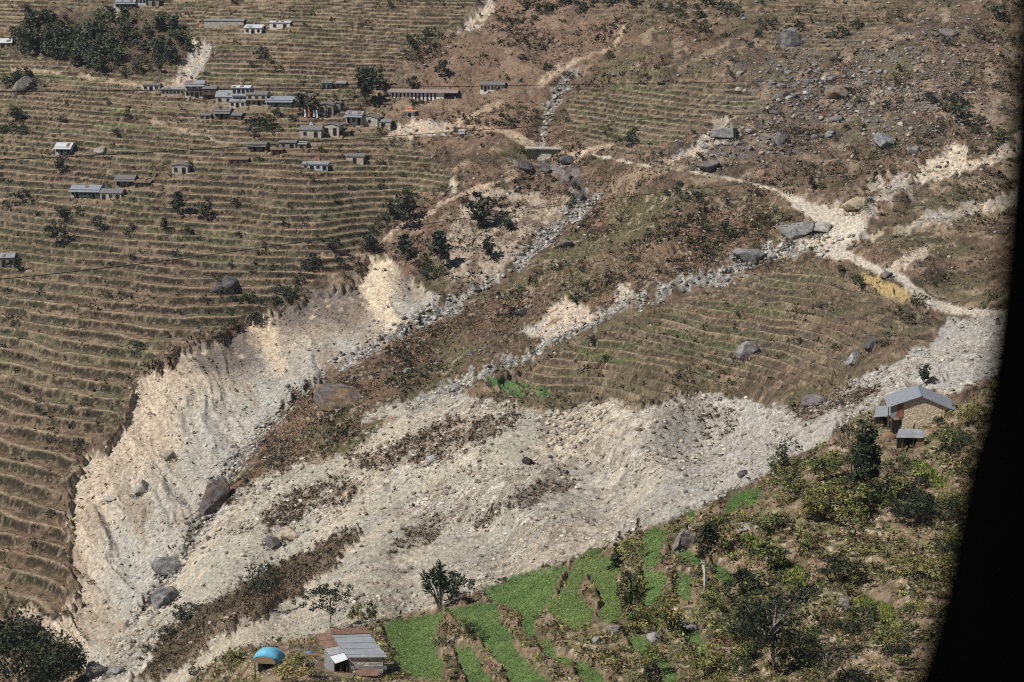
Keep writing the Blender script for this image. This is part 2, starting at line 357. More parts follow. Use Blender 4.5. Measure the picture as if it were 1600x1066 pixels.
# the near spur: fields lie sunk between scrubby stone banks
fd = np.full(uu0.shape, 1e3)
for p in FIELDS + MUSTARD: fd = np.minimum(fd, sdpoly(uu0, vv0, p))
fd = fd + jit2 * 0.3 - 2.0
fieldm = 1 - smooth(-1.5, 1.5, fd)
dz += m_spur * (1 - fieldm) * (0.75 * smooth(0, 5, fd) + f20 * 2.0 * smooth(4, 40, fd) + f6 * 1.7 * smooth(0, 14, fd) + f1 * 0.8) + m_spur * fieldm * f6 * 0.12
# flat pads under the houses of the spur
for (pu, pv, pr) in ((1432, 672, 46), (1428, 690, 40), (550, 1035, 60), (415, 1040, 40)):
    k = np.exp(-(((uu0 - pu) ** 2 + (vv0 - pv) ** 2) / (pr * pr)) ** 2)
    dz = dz * (1 - k)
rdm = mx(mkl(ROAD, 3), mkl(ROAD2, 4)); dz = dz * (1 - 0.6 * rdm * wild)
P[..., 2] = z0 + dz
TU_, TV_, TD_ = project(P)          # where every survey point is seen after the relief is added

# ---------------------------------------------------------------- terrain colours (base colour of the ground, with some shade put in)
u1, v1 = TU_, TV_
X, Y = P[..., 0], P[..., 1]
n1 = fbm(X / 14, Y / 14, 101, 4); n2 = fbm(X / 3.5, Y / 3.5, 111, 4); n3 = fbm(X / 0.9, Y / 0.9, 121, 3); n4 = fbm(X / 45, Y / 45, 131, 3)
spk = _hash(np.floor(X / 0.35), np.floor(Y / 0.5), 5)
def mixc(a, b, t):
    return a + (b - a) * np.asarray(t)[..., None]
one = np.ones(uu0.shape)
C = mixc(one[..., None] * A(112, 92, 72), A(84, 70, 52), smooth(0.40, 0.62, n2))
C = mixc(C, A(124, 96, 76), 0.6 * smooth(0.52, 0.66, n1))
C = mixc(C, A(98, 92, 62), 0.7 * smooth(0.50, 0.64, fbm(X / 20, Y / 20, 141, 4)))
C = mixc(C, A(150, 128, 100), 0.75 * smooth(0.56, 0.68, fbm(X / 5, Y / 5, 151, 4)))
C = mixc(C, A(66, 58, 42), 0.7 * smooth(0.58, 0.70, fbm(X / 4, Y / 4, 161, 4)))
ups = mk(UPSCRUB, 20, 1.5, u1, v1); C = mixc(C, A(132, 105, 84), 0.6 * ups)
# terraces
tr = mixc(one[..., None] * A(122, 106, 84), A(110, 102, 76), smooth(0.42, 0.6, n1))
hid = noise(tid * 3.7 + 11, X / 34 + tid * 5.1, 19)
tr = mixc(tr, A(128, 98, 74), 0.8 * smooth(0.55, 0.75, hid))
tr = mixc(tr, A(104, 106, 66), 0.7 * smooth(0.76, 0.86, noise(tid * 9.1 + 3, X / 30 + tid * 2.2, 23)) * (1 - smooth(620, 700, v1)))
seg = np.floor(X / (14 + 16 * _hash(tid, tid * 0 + 3, 7)) + tid * 0.37); fh = _hash(tid, seg, 13)
for lo_, hi_, colr, am in ((0.00, 0.16, (132, 108, 84), 0.8), (0.16, 0.30, (104, 92, 70), 0.75), (0.30, 0.40, (146, 126, 98), 0.7), (0.40, 0.52, (104, 104, 70), 0.75), (0.52, 0.58, (96, 108, 60), 0.8), (0.58, 0.70, (116, 92, 74), 0.7)):
    tr = mixc(tr, A(*colr), am * ((fh >= lo_) & (fh < hi_)))
low = smooth(600, 720, v1) * (u1 < 500)
tr = mixc(tr, A(118, 90, 68), 0.7 * low)
tr = mixc(tr, A(92, 80, 58), 0.6 * smooth(0.5, 0.66, n2))
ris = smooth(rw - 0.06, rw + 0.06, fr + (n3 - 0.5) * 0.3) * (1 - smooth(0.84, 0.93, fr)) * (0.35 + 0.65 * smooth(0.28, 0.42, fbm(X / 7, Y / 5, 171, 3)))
tr = mixc(tr, mixc(one[..., None] * A(58, 49, 37), A(56, 54, 36), smooth(0.45, 0.6, n1)), (1.0 - 0.3 * m_t2) * ris)  # dark growth on the banks, with the risers' missing shade put into it
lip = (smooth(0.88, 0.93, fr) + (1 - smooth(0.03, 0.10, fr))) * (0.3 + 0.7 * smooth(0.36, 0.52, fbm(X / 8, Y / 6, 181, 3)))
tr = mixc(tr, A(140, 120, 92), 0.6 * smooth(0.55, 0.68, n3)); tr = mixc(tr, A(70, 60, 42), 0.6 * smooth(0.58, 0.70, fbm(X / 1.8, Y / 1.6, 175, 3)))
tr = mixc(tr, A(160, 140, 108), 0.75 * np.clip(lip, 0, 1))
tmc = mx(mx(mk(TL, 6, 0.8, u1, v1) * (1 - 0.9 * forest), m_t1), mx(m_t2 * (0.3 + 0.7 * smooth(0.38, 0.54, fbm(uu0 / 110, vv0 / 60, 313, 3))), m_tu))
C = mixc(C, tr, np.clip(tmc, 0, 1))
C = mixc(C, A(78, 68, 50), 0.7 * forest)
C = C * 1.08
# middle ridge between the two gullies
rdg = mk(RIDGE, 5, 0.7, u1, v1)
rc = mixc(one[..., None] * A(104, 84, 64), A(74, 60, 44), smooth(0.42, 0.6, n2))
rc = mixc(rc, A(122, 92, 68), 0.7 * smooth(0.5, 0.62, n1)); rc = mixc(rc, A(92, 90, 54), 0.7 * smooth(0.5, 0.62, fbm(X / 16, Y / 16, 191, 4)))
rc = mixc(rc, A(158, 140, 116), 0.8 * smooth(0.56, 0.66, n3 * 0.6 + n2 * 0.4)); rc = rc * 1.06
C = mixc(C, rc, rdg * (1 - 0.8 * mx(m_t2, m_tu)))
# bare slide tones
def bare(cream, g2, a, b):
    c = mixc(one[..., None] * A(*cream), A(*g2), a)
    c = mixc(c, A(206, 184, 152), b)
    return c * (0.74 + 0.52 * n3)[..., None]
qd = X * 0.5 + Y * 0.86; pd = X * 0.86 - Y * 0.5       # along / across the fall of the slide
strk = fbm(pd / 6, qd / 60, 201, 4)
creamy = np.exp(-(((u1 - 820) / 240) ** 2 + ((v1 - 690) / 62) ** 2)) + 0.5 * np.exp(-(((u1 - 330) / 90) ** 2 + ((v1 - 900) / 60) ** 2))
deb = bare((200, 184, 158), (182, 174, 156), smooth(0.42, 0.62, strk), np.clip(0.75 * creamy * smooth(0.35, 0.55, n1), 0, 1))
deb = mixc(deb, A(180, 174, 156), 0.6 * smooth(0.52, 0.64, n4))
deb = deb * 0.84; deb = mixc(deb, A(146, 132, 112), 0.7 * smooth(0.53, 0.66, n2)); deb = mixc(deb, A(108, 98, 84), 0.6 * smooth(0.60, 0.70, fbm(X / 1.4, Y / 1.4, 215, 3))); deb = mixc(deb, A(212, 200, 180), 0.6 * smooth(0.62, 0.72, fbm(X / 2, Y / 2, 211, 3)))  # dark specks put the shadows between stones into the ground colour
md = mk(DEBRIS, 3, 0.8, u1, v1)
chu = mx(mkl([(740,712,8),(640,765,12),(545,812,15),(440,885,13),(350,945,8)], 5, 0.6, u1, v1), mkl([(600,835,5),(520,895,12),(420,965,15),(300,1052,17),(220,1105,20)], 5, 0.6, u1, v1))
chu = mx(chu, 0.8 * mkl([(690,640,6),(610,672,9),(560,712,8),(470,745,14),(380,800,16)], 6, 0.8, u1, v1)); chu = mx(chu, smooth(0.57, 0.66, fbm(X / 30, Y / 30, 217, 3)) * (v1 > 600))
deb = mixc(deb, mixc(one[..., None] * A(186, 172, 146), A(170, 163, 142), smooth(0.45, 0.6, strk)) * (0.86 + 0.28 * n3)[..., None], 0.85 * chu)
deb = mixc(deb, A(176, 173, 164) * (0.8 + 0.4 * n3)[..., None], 0.5 * smooth(900, 1150, u1))
C = mixc(C, deb, md)
vg = np.zeros(uu0.shape)
for p, s in ((VEG1, 1.0), (VEG2, 0.85), (VEG3, 0.7), (VEG4, 0.5), (VEG5, 0.6), (VEG6, 0.4), (VEG7, 0.8)):
    vg = mx(vg, s * mk(p, 6, 1.0, u1, v1))
vgc = mixc(one[..., None] * A(102, 88, 66), A(122, 102, 80), smooth(0.45, 0.6, n1))
vmask = vg * smooth(0.30, 0.48, n2 * 0.6 + n3 * 0.4 + 0.12 * (vg > 0.9))
C = mixc(C, vgc, vmask)
# scar
cl = mk(CLIFF, 2.0, 1.0, u1, v1)
edge = smooth(0, 110, -sdpoly(u1, v1, CLIFF))            # only to place soils: cream near the rim, grey rock debris below
topd = np.minimum(sdline(u1, v1, [(p[0], p[1], 0) for p in CLIFF[:30]], 400), 400)
cream = 1 - smooth(15, 120, topd + (n4 - 0.5) * 120)
cc = mixc(one[..., None] * A(172, 165, 148), A(196, 176, 146), cream)
gp = 0.8 * np.exp(-(((u1 - 500) / 70) ** 2 + ((v1 - 470) / 26) ** 2)) + 0.8 * np.exp(-(((u1 - 330) / 46) ** 2 + ((v1 - 560) / 30) ** 2)) + 0.6 * np.exp(-(((u1 - 420) / 34) ** 2 + ((v1 - 560) / 30) ** 2)) + np.exp(-(((u1 - 545) / 45) ** 2 + ((v1 - 478) / 42) ** 2)) + np.exp(-(((u1 - 372) / 40) ** 2 + ((v1 - 540) / 34) ** 2)) + 0.7 * np.exp(-(((u1 - 455) / 40) ** 2 + ((v1 - 500) / 30) ** 2)) + 0.7 * np.exp(-(((u1 - 638) / 22) ** 2 + ((v1 - 440) / 40) ** 2))
cc = mixc(cc, A(118, 106, 94), 0.95 * np.clip(gp * 1.3, 0, 1) * smooth(0.22, 0.40, n2))
cc = mixc(cc, A(218, 196, 160), (1 - smooth(3, 16, sdline(u1, v1, [(590,402,8),(582,440,12),(590,470,9),(600,500,8),(625,515,6)]) + jit2)) * 0.9)
cc = mixc(cc, A(214, 190, 154), (1 - smooth(3, 18, sdline(u1, v1, [(400,505,10),(415,540,8),(430,575,5)]) + jit2)) * 0.8)
cc = mixc(cc, A(150, 128, 104), 0.65 * smooth(0.52, 0.66, fbm((qp + wq * 0.8) / 20, (rp + wq) / 150, 221, 5)) * smooth(0.35, 0.55, n4 * 0.5 + n1 * 0.5)); cc = mixc(cc, A(168, 166, 154), 0.6 * smooth(0.52, 0.62, fbm(qp / 30, rp / 140, 231, 3)) * (1 - cream))
cc = mixc(cc, A(120, 96, 74), 0.8 * (1 - smooth(2, 9, topd + jit2)) * smooth(0.40, 0.55, n1) * smooth(190, 260, u1))
cc = cc * (0.82 + 0.36 * n3)[..., None]
C = mixc(C, cc, cl)
# upper gully: eroded bank, wet rock, boulder beds
gs = mk(GULLY_SLOPE, 6, 1.0, u1, v1)
C = mixc(C, mixc(one[..., None] * A(172, 154, 130), A(126, 106, 86), smooth(0.50, 0.62, n2)) * (0.8 + 0.4 * n3)[..., None], gs * 0.92)
wet = mk(WET, 3, 0.6, u1, v1); C = mixc(C, mixc(one[..., None] * A(124, 116, 108), A(84, 78, 74), smooth(0.4, 0.6, n2)), wet * 0.9)
bed = mx(mx(mkl(BED_A, 3, 1.5, u1, v1), mkl(BED_B, 4, 1.7, u1, v1)), 0.85 * mkl(BED_UP, 3, 0.9, u1, v1))
C = mixc(C, mixc(one[..., None] * A(172, 166, 152), A(118, 114, 106), smooth(0.42, 0.6, n3)), bed * (1 - 0.8 * m_spur))
sli = np.zeros(uu0.shape)
sli = mx(sli, 0.85 * mk(SLIDE_D2, 8, 1.6, u1, v1) * smooth(0.38, 0.5, n2))
for p in (SLIDE_D, SLIDE_G, SLIDE_H, SLIDE_J, SLIDE_K, SLIDE_L, SLIDE_M): sli = mx(sli, mk(p, 3, 0.55, u1, v1))
for p, s in ((SLIDE_E, 0.8), (SLIDE_F, 0.9), (SLIDE_I, 0.85)): sli = mx(sli, s * mkl(p, 3, 1.0, u1, v1))
C = mixc(C, bare((194, 174, 146), (174, 164, 148), smooth(0.45, 0.6, n2), 0.5 * smooth(0.5, 0.62, n1)), sli * smooth(0.18, 0.34, n2))
C = mixc(C, A(206, 187, 156) * (0.80 + 0.32 * n3)[..., None], 0.9 * mk(SLIDE_D, 3, 0.5, u1, v1) * smooth(0.34, 0.46, n1))
pth = np.zeros(uu0.shape)
for p in PATHS: pth = mx(pth, mkl(p, 1.6, 0.35, u1, v1) * smooth(0.30, 0.45, n1))
C = mixc(C, A(186, 160, 128) * (0.8 + 0.4 * n3)[..., None], 0.8 * pth)
road = mx(mkl(ROAD, 2, 0.35, u1, v1), mkl(ROAD2, 3, 0.5, u1, v1))
C = mixc(C, A(203, 189, 165) * (0.80 + 0.28 * n3)[..., None], 0.95 * road)
# boulder field upper right: grey lichen stones between scrub
bf = np.exp(-(((u1 - 1290) / 150) ** 2 + ((v1 - 140) / 65) ** 2)) + 0.5 * np.exp(-(((u1 - 1450) / 110) ** 2 + ((v1 - 120) / 110) ** 2)) + np.exp(-(((u1 - 1150) / 90) ** 2 + ((v1 - 230) / 35) ** 2))
C = mixc(C, A(126, 120, 112), np.clip(bf, 0, 1) * 0.6 * smooth(0.52, 0.62, n2))
# near spur
sp = mk(SPUR, 2.5, 0.5, u1, v1)
sc = mixc(one[..., None] * A(112, 94, 68), A(78, 72, 44), smooth(0.42, 0.60, n2)); sc = mixc(sc, A(134, 112, 84), 0.8 * smooth(0.53, 0.64, fbm(X / 5, Y / 5, 251, 4)))
sc = mixc(sc, A(92, 94, 48), 0.6 * smooth(0.50, 0.62, n1)); sc = mixc(sc, A(66, 56, 40), 0.6 * smooth(0.58, 0.68, fbm(X / 2, Y / 2, 261, 4)))
sc = mixc(sc, A(160, 142, 116), 0.8 * smooth(0.58, 0.68, n3)); sc = sc * 1.42
C = mixc(C, sc, sp)
dirt = np.zeros(uu0.shape)
for p in ([(440,1012),(500,1000),(500,1060),(470,1075),(400,1080),(420,1045)], [(1195,765),(1270,735),(1300,745),(1290,790),(1240,810),(1200,790)], [(1360,690),(1400,680),(1440,700),(1420,760),(1395,760),(1370,700)], [(696,938),(740,932),(748,944),(702,952)],
          [(1350,935),(1400,925),(1430,945),(1410,965),(1395,945)], [(1395,985),(1455,960),(1455,1040),(1400,1066),(1390,1010)]):
    dirt = mx(dirt, mk(p, 5, 0.8, u1, v1))
C = mixc(C, mixc(one[..., None] * A(150, 126, 98), A(110, 88, 66), smooth(0.4, 0.6, n2)), 0.8 * dirt * sp)
fds = np.full(uu0.shape, 1e3); mus = np.full(uu0.shape, 1e3)
for p in FIELDS: fds = np.minimum(fds, sdpoly(u1, v1, p))
for p in MUSTARD: mus = np.minimum(mus, sdpoly(u1, v1, p))
fds = fds + jit2 * 0.35 - 1.0; mus = mus + jit2 * 0.4
fm = 1 - smooth(-1.5, 1.5, fds); mm = 1 - smooth(-1.5, 1.5, mus)
C = mixc(C, A(150, 132, 100), 0.6 * (1 - smooth(0, 6, np.abs(np.minimum(fds, mus) - 4))) * sp * smooth(0.4, 0.55, n1))
gc = mixc(one[..., None] * A(76, 98, 48), A(94, 112, 58), smooth(0.42, 0.6, n1)); gc = mixc(gc, A(62, 84, 42), 0.6 * smooth(0.5, 0.62, n4))
gc = gc * (1.0 + 0.5 * n3)[..., None]
C = mixc(C, mixc(one[..., None] * A(134, 110, 84), A(100, 84, 60), smooth(0.42, 0.58, n2)), 0.75 * (1 - smooth(4, 15, np.minimum(fds, mus))) * sp)
C = mixc(C, gc, mx(fm, mm * 0.9))
C = mixc(C, A(70, 112, 48), 0.9 * mk(FIELD_MID, 2, 0.3, u1, v1) * smooth(0.3, 0.45, n2)); C = mixc(C, A(96, 108, 52), 0.8 * mk(FIELD_MID2, 3, 0.5, u1, v1) * smooth(0.36, 0.5, n2))
C = mixc(C, A(178, 152, 92), 0.9 * mk(FIELD_YEL, 2, 0.4, u1, v1))
C = C * (0.72 + 0.56 * spk)[..., None]
for (yu, yv, ya, yb) in ((345,168,135,9),(500,208,62,9),(430,238,52,6),(150,314,60,6),(205,294,36,5),(660,164,64,5),(395,56,70,6),(99,245,26,5),(281,277,26,5),(576,200,44,6),(770,147,30,4)):
    C = mixc(C, A(150, 128, 100), 0.65 * np.exp(-(((u1 - yu) / ya) ** 2 + ((v1 - yv) / yb) ** 2) ** 2) * smooth(0.35, 0.5, n2))
C = np.clip(C, 0.004, 0.8)

# ---------------------------------------------------------------- terrain meshes
ground, nt, bs = mat_new('ground'); N = nt.nodes; L = nt.links
at = N.new('ShaderNodeAttribute'); at.attribute_name = 'Col'; ge = N.new('ShaderNodeNewGeometry')
na = N.new('ShaderNodeTexNoise'); na.inputs['Scale'].default_value = 1.3; na.inputs['Detail'].default_value = 6; na.inputs['Roughness'].default_value = 0.7
L.new(ge.outputs['Position'], na.inputs['Vector'])
ra = N.new('ShaderNodeMapRange'); ra.inputs['From Min'].default_value = 0.3; ra.inputs['From Max'].default_value = 0.7; ra.inputs['To Min'].default_value = 0.62; ra.inputs['To Max'].default_value = 1.38
L.new(na.outputs['Fac'], ra.inputs['Value'])
sv = N.new('ShaderNodeVectorMath'); sv.operation = 'SCALE'; L.new(at.outputs['Color'], sv.inputs[0]); L.new(ra.outputs[0], sv.inputs['Scale']); L.new(sv.outputs[0], bs.inputs['Base Color'])
bp = N.new('ShaderNodeBump'); bp.inputs['Strength'].default_value = 0.55; bp.inputs['Distance'].default_value = 0.5
L.new(na.outputs['Fac'], bp.inputs['Height']); L.new(bp.outputs[0], bs.inputs['Normal'])
bs.inputs['Roughness'].default_value = 0.95; bs.inputs['Specular IOR Level'].default_value = 0.08

idx = np.arange(NU * NV).reshape(NV, NU)
Q = np.stack([idx[1:, :-1], idx[1:, 1:], idx[:-1, 1:], idx[:-1, :-1]], -1).reshape(-1, 4)
def qm(m): return (0.25 * (m[1:, :-1] + m[1:, 1:] + m[:-1, 1:] + m[:-1, :-1])).ravel()
cat = np.zeros(len(Q), int)
cat[qm(rdg) > 0.5] = 1; cat[qm(md) > 0.5] = 2; cat[qm(cl) > 0.5] = 3; cat[qm(bed * (1 - sp)) > 0.5] = 4
cat[qm(road) > 0.5] = 5; cat[qm(sp) > 0.5] = 6
Vf = P.reshape(-1, 3); Cf = C.reshape(-1, 3)
# one set of normals for the whole hill, so that the pieces meet without a seam
gx = np.gradient(P, axis=1); gy = np.gradient(P, axis=0)
NN = np.cross(gx, gy); NN *= np.sign(NN[..., 2:3] + 1e-12); NN /= np.linalg.norm(NN, axis=-1, keepdims=True) + 1e-12
Nf = NN.reshape(-1, 3)
for k, nm in enumerate(('terraced_hillside', 'scrub_ridge', 'landslide_debris', 'landslide_scar', 'stream_bed', 'dirt_road', 'near_hillside')):
    F = Q[cat == k]
    ids, inv = np.unique(F, return_inverse=True)
    me = mesh_np(nm, Vf[ids], inv.reshape(-1, 4), ground, Cf[ids], True)
    me.normals_split_custom_set_from_vertices(Nf[ids])
    link(nm, me, kind='structure')
BVH = BVHTree.FromPolygons([tuple(t) for t in Vf[idx[::2, ::2]].reshape(-1, 3).tolist()],
    [tuple(t) for t in (lambda I: np.stack([I[1:, :-1], I[1:, 1:], I[:-1, 1:], I[:-1, :-1]], -1).reshape(-1, 4))(np.arange(idx[::2, ::2].size).reshape(idx[::2, ::2].shape)).tolist()])
CAMP = Vector((0, 0, CZ))
def at(u, v):
    """the point of the hill seen at a survey bearing, and its distance"""
    d = Vector(rays(u, v).tolist()).normalized()
    hit = BVH.ray_cast(CAMP, d)
    p = hit[0] if hit[0] is not None else CAMP + d * 400
    return p, project(np.array(p))[2]
def drop(x, y):
    h = BVH.ray_cast(Vector((x, y, 600)), Vector((0, 0, -1)))
    return h[0].z if h[0] is not None else 0.0
# ---------------------------------------------------------------- loose ground cover and stones
VIEW = ((uu0 > -25) & (uu0 < 1625) & (vv0 > -25) & (vv0 < 1095)).astype(float)
cellw = np.abs(np.gradient(uu0, axis=1) * np.gradient(vv0, axis=0))
def scatter(n, wgt):
    p = (np.clip(wgt, 0, None) * VIEW * cellw)[:-1, :-1].ravel(); p = p / p.sum()
    k = rng.choice(len(p), n, p=p)
    i, j = np.divmod(k, NU - 1)
    a = rng.random(n)[:, None]; b = rng.random(n)[:, None]
    q = (P[i, j] * (1 - a) + P[i, j + 1] * a) * (1 - b) + (P[i + 1, j] * (1 - a) + P[i + 1, j + 1] * a) * b
    return q, i, j
def tufts(name, pos, size, col, K, mat, label=None, cat=None, tall=0.8, leaf=0.55, blade=False, jit=0.7):
    n = len(pos)
    d = rng.normal(size=(n, K, 3)); d /= np.linalg.norm(d, axis=2, keepdims=True)
    d *= rng.random((n, K, 1)) ** 0.5 * 0.62; d[..., 2] = np.abs(d[..., 2]) * tall * 1.3 + 0.05
    c = pos[:, None, :] + d * size[:, None, None]
    t = rng.normal(size=(n, K, 3, 3)) * 0.42 * leaf
    if blade:
        t[:, :, 2, 2] += 0.8; t[:, :, :2, 2] *= 0.2
    V = c[:, :, None, :] + t * size[:, None, None, None]
    V = V.reshape(-1, 3); F = np.arange(len(V)).reshape(-1, 3)
    cc = np.repeat(col[:, None, :], K, 1) * (1 - jit / 2 + jit * rng.random((n, K, 1)))
    cc = np.repeat(cc.reshape(-1, 3), 3, 0)
    me = mesh_np(name, V, F, mat, np.clip(cc, 0.003, 0.8))
    return link(name, me, kind='stuff', label=label, cat=cat)
phi = (1 + 5 ** 0.5) / 2
ICO_V = np.array([(-1, phi, 0), (1, phi, 0), (-1, -phi, 0), (1, -phi, 0), (0, -1, phi), (0, 1, phi), (0, -1, -phi), (0, 1, -phi), (phi, 0, -1), (phi, 0, 1), (-phi, 0, -1), (-phi, 0, 1)]) / 1.902
ICO_F = np.array([(0, 11, 5), (0, 5, 1), (0, 1, 7), (0, 7, 10), (0, 10, 11), (1, 5, 9), (5, 11, 4), (11, 10, 2), (10, 7, 6), (7, 1, 8), (3, 9, 4), (3, 4, 2), (3, 2, 6), (3, 6, 8), (3, 8, 9), (4, 9, 5), (2, 4, 11), (6, 2, 10), (8, 6, 7), (9, 8, 1)])
OCT_V = np.array([(1, 0, 0), (-1, 0, 0), (0, 1, 0), (0, -1, 0), (0, 0, 1), (0, 0, -1)], float)
OCT_F = np.array([(0, 2, 4), (2, 1, 4), (1, 3, 4), (3, 0, 4), (2, 0, 5), (1, 2, 5), (3, 1, 5), (0, 3, 5)])
def stones(name, pos, size, col, mat, label, cat, sink=0.25):
    big = size * FPX / project(pos)[2] > 4.2; VV, FF, CC, off = [], [], [], 0
    for sel, bv, bf_ in ((big, ICO_V, ICO_F), (~big, OCT_V, OCT_F)):
        if not sel.any(): continue
        v_, f_ = stone_set(pos[sel], size[sel], bv, bf_, sink); VV.append(v_); FF.append(f_ + off); off += len(v_); CC.append(np.repeat(col[sel], len(bv), 0))
    return link(name, mesh_np(name, np.concatenate(VV), np.concatenate(FF), mat, np.clip(np.concatenate(CC), 0.01, 0.8)), kind='stuff', label=label, cat=cat)
def stone_set(pos, size, bv, bf_, sink):
    n = len(pos)
    v = bv[None] * (0.62 + 0.6 * rng.random((n, len(bv), 1)))
    v = v * np.stack([np.ones(n), 0.55 + 0.4 * rng.random(n), 0.35 + 0.4 * rng.random(n)], 1)[:, None, :]
    a = rng.random(n) * 6.283; b = rng.normal(size=n) * 0.35
    x = v[..., 0] * np.cos(b)[:, None] - v[..., 2] * np.sin(b)[:, None]; z = v[..., 0] * np.sin(b)[:, None] + v[..., 2] * np.cos(b)[:, None]
    X_ = x * np.cos(a)[:, None] - v[..., 1] * np.sin(a)[:, None]; Y_ = x * np.sin(a)[:, None] + v[..., 1] * np.cos(a)[:, None]
    v = np.stack([X_, Y_, z], 2) * size[:, None, None] * 0.5
    v[..., 2] += (0.5 - sink)[:, None] * size[:, None] * 0.5 if isinstance(sink, np.ndarray) else (0.5 - sink) * size[:, None] * 0.5
    V = (pos[:, None, :] + v).reshape(-1, 3); F = (bf_[None] + len(bv) * np.arange(n)[:, None, None]).reshape(-1, 3)
    return V, F
def pal(n, cols, jitter=0.18):
    c = np.array([A(*c) for c in cols])[rng.integers(0, len(cols), n)]
    return c * (1 + jitter * rng.normal(size=(n, 1)))
M_LEAF = attr_mat('foliage', 0.3, 0.9)
M_STONE = attr_mat('stone', 0.28, 1.6, 0.92, 0.3)
px = lambda i, j, s: s * TD_[i, j] / FPX               # a size seen as s survey units -> metres
ok = (1 - sp) * (1 - bed) * (1 - road) * (1 - np.clip(sli, 0, 1) * 0.9) * (1 - 0.8 * pth)
ter_ = tmc * ok * (1 - cl) * (1 - md)
# dry scrub and heath on the unfarmed slopes
wil = np.clip(1 - tmc - cl - md - wet, 0, 1) * ok * (0.15 + smooth(0.40, 0.60, n1))
wil += ok * rdg * (1 - 0.8 * tmc) * (0.5 + smooth(0.4, 0.6, n1)) + 0.5 * gs * smooth(0.45, 0.6, n2)
p, i, j = scatter(34000, wil * (0.4 + 1.2 * smooth(0.40, 0.58, fbm(X / 6, Y / 6, 311, 4)))); s = px(i, j, 1.6 + 5 * rng.random(len(p)) ** 2.4)
tufts('dry_scrub', p, s, pal(len(p), [(104, 84, 64), (84, 72, 54), (128, 102, 78), (74, 70, 50), (150, 126, 98), (64, 58, 44), (90, 88, 58)]), 6, M_LEAF, 'brown dry scrub covering the unfarmed slopes', 'scrub', tall=0.7)
p, i, j = scatter(6000, (wil * 0.6 + 0.10 * ter_ + 0.5 * gs * smooth(0.5, 0.6, n2)) * smooth(0.50, 0.60, fbm(X / 10, Y / 10, 301, 4))); s = px(i, j, 3.2 + 7 * rng.random(len(p)) ** 2)
tufts('low_bushes', p, s, pal(len(p), [(66, 66, 46), (78, 78, 50), (58, 54, 42), (90, 88, 56), (74, 60, 46)]), 9, M_LEAF, 'low dark bushes clumped over the rough slopes', 'bushes', tall=0.9)
p, i, j = scatter(7000, wil * smooth(0.45, 0.58, fbm(X / 8, Y / 8, 305, 4))); s = px(i, j, 1.6 + 3 * rng.random(len(p)) ** 2)
tufts('dry_grass', p, s, pal(len(p), [(160, 136, 106), (178, 156, 124), (142, 116, 88)]), 5, M_LEAF, 'straw coloured dry grass on the rough slopes', 'grass', tall=0.6, blade=True)
# grass and weeds on the terrace banks
ter = tmc * ok * (1 - cl) * (1 - md) * (0.12 + ris * 1.4)
p, i, j = scatter(20000, ter); s = px(i, j, 1.5 + 2.8 * rng.random(len(p)) ** 2.2)
tufts('bank_grass', p, s, pal(len(p), [(96, 82, 60), (78, 74, 52), (116, 98, 70), (68, 60, 46), (84, 86, 56), (140, 120, 90)]), 5, M_LEAF, 'rough grass and weeds on the terrace banks', 'weeds', tall=0.7)
# heath on the islands inside the slide, and along the rim of the scar
rim = (1 - smooth(0, 9, np.abs(topd - 2) + jit2 * 0.5)) * (1 - cl)
p, i, j = scatter(7000, vmask * 1.0 + 0.03 * vg + 1.1 * rim * smooth(190, 260, u1) * smooth(0.4, 0.55, n1) + 0.006 * md * (1 - sp) + 0.010 * cl); s = px(i, j, 2.5 + 6 * rng.random(len(p)) ** 2)
tufts('heath', p, s, pal(len(p), [(106, 86, 66), (90, 76, 56), (126, 102, 80), (84, 80, 54), (72, 62, 48)]), 8, M_LEAF, 'reddish brown heath on the islands left inside the slide', 'heath', tall=0.8)
# undergrowth of the near hillside
spw = sp * (1 - mx(fm, mm)) * (1 - 0.75 * dirt) * (0.25 + smooth(0.38, 0.58, n2)) * (0.5 + smooth(1, 8, np.minimum(fds, mus)))
for (pu, pv, pr, ps) in ((415, 1046, 34, 20), (552, 1046, 62, 22), (420, 1030, 28, 20), (480, 1030, 40, 22), (1425, 695, 52, 24), (1392, 682, 32, 16)):
    spw = spw * (1 - np.exp(-(((u1 - pu) / pr) ** 2 + ((v1 - pv) / ps) ** 2) ** 2))
p, i, j = scatter(12500, spw); s = px(i, j, 4.0 + 14 * rng.random(len(p)) ** 2.6)
rgt = smooth(950, 1250, TU_[i, j])[:, None]
c = pal(len(p), [(112, 96, 66), (86, 88, 48), (132, 112, 80), (70, 74, 42), (104, 104, 54), (84, 68, 48), (146, 124, 92), (62, 66, 40), (124, 124, 56), (116, 116, 52), (48, 52, 34), (120, 92, 66)])
tufts('undergrowth', p, s, c * (1.36 - 0.08 * rgt), 17, M_LEAF, 'tangled green and brown undergrowth on the near hillside', 'undergrowth', tall=0.75, leaf=0.34)
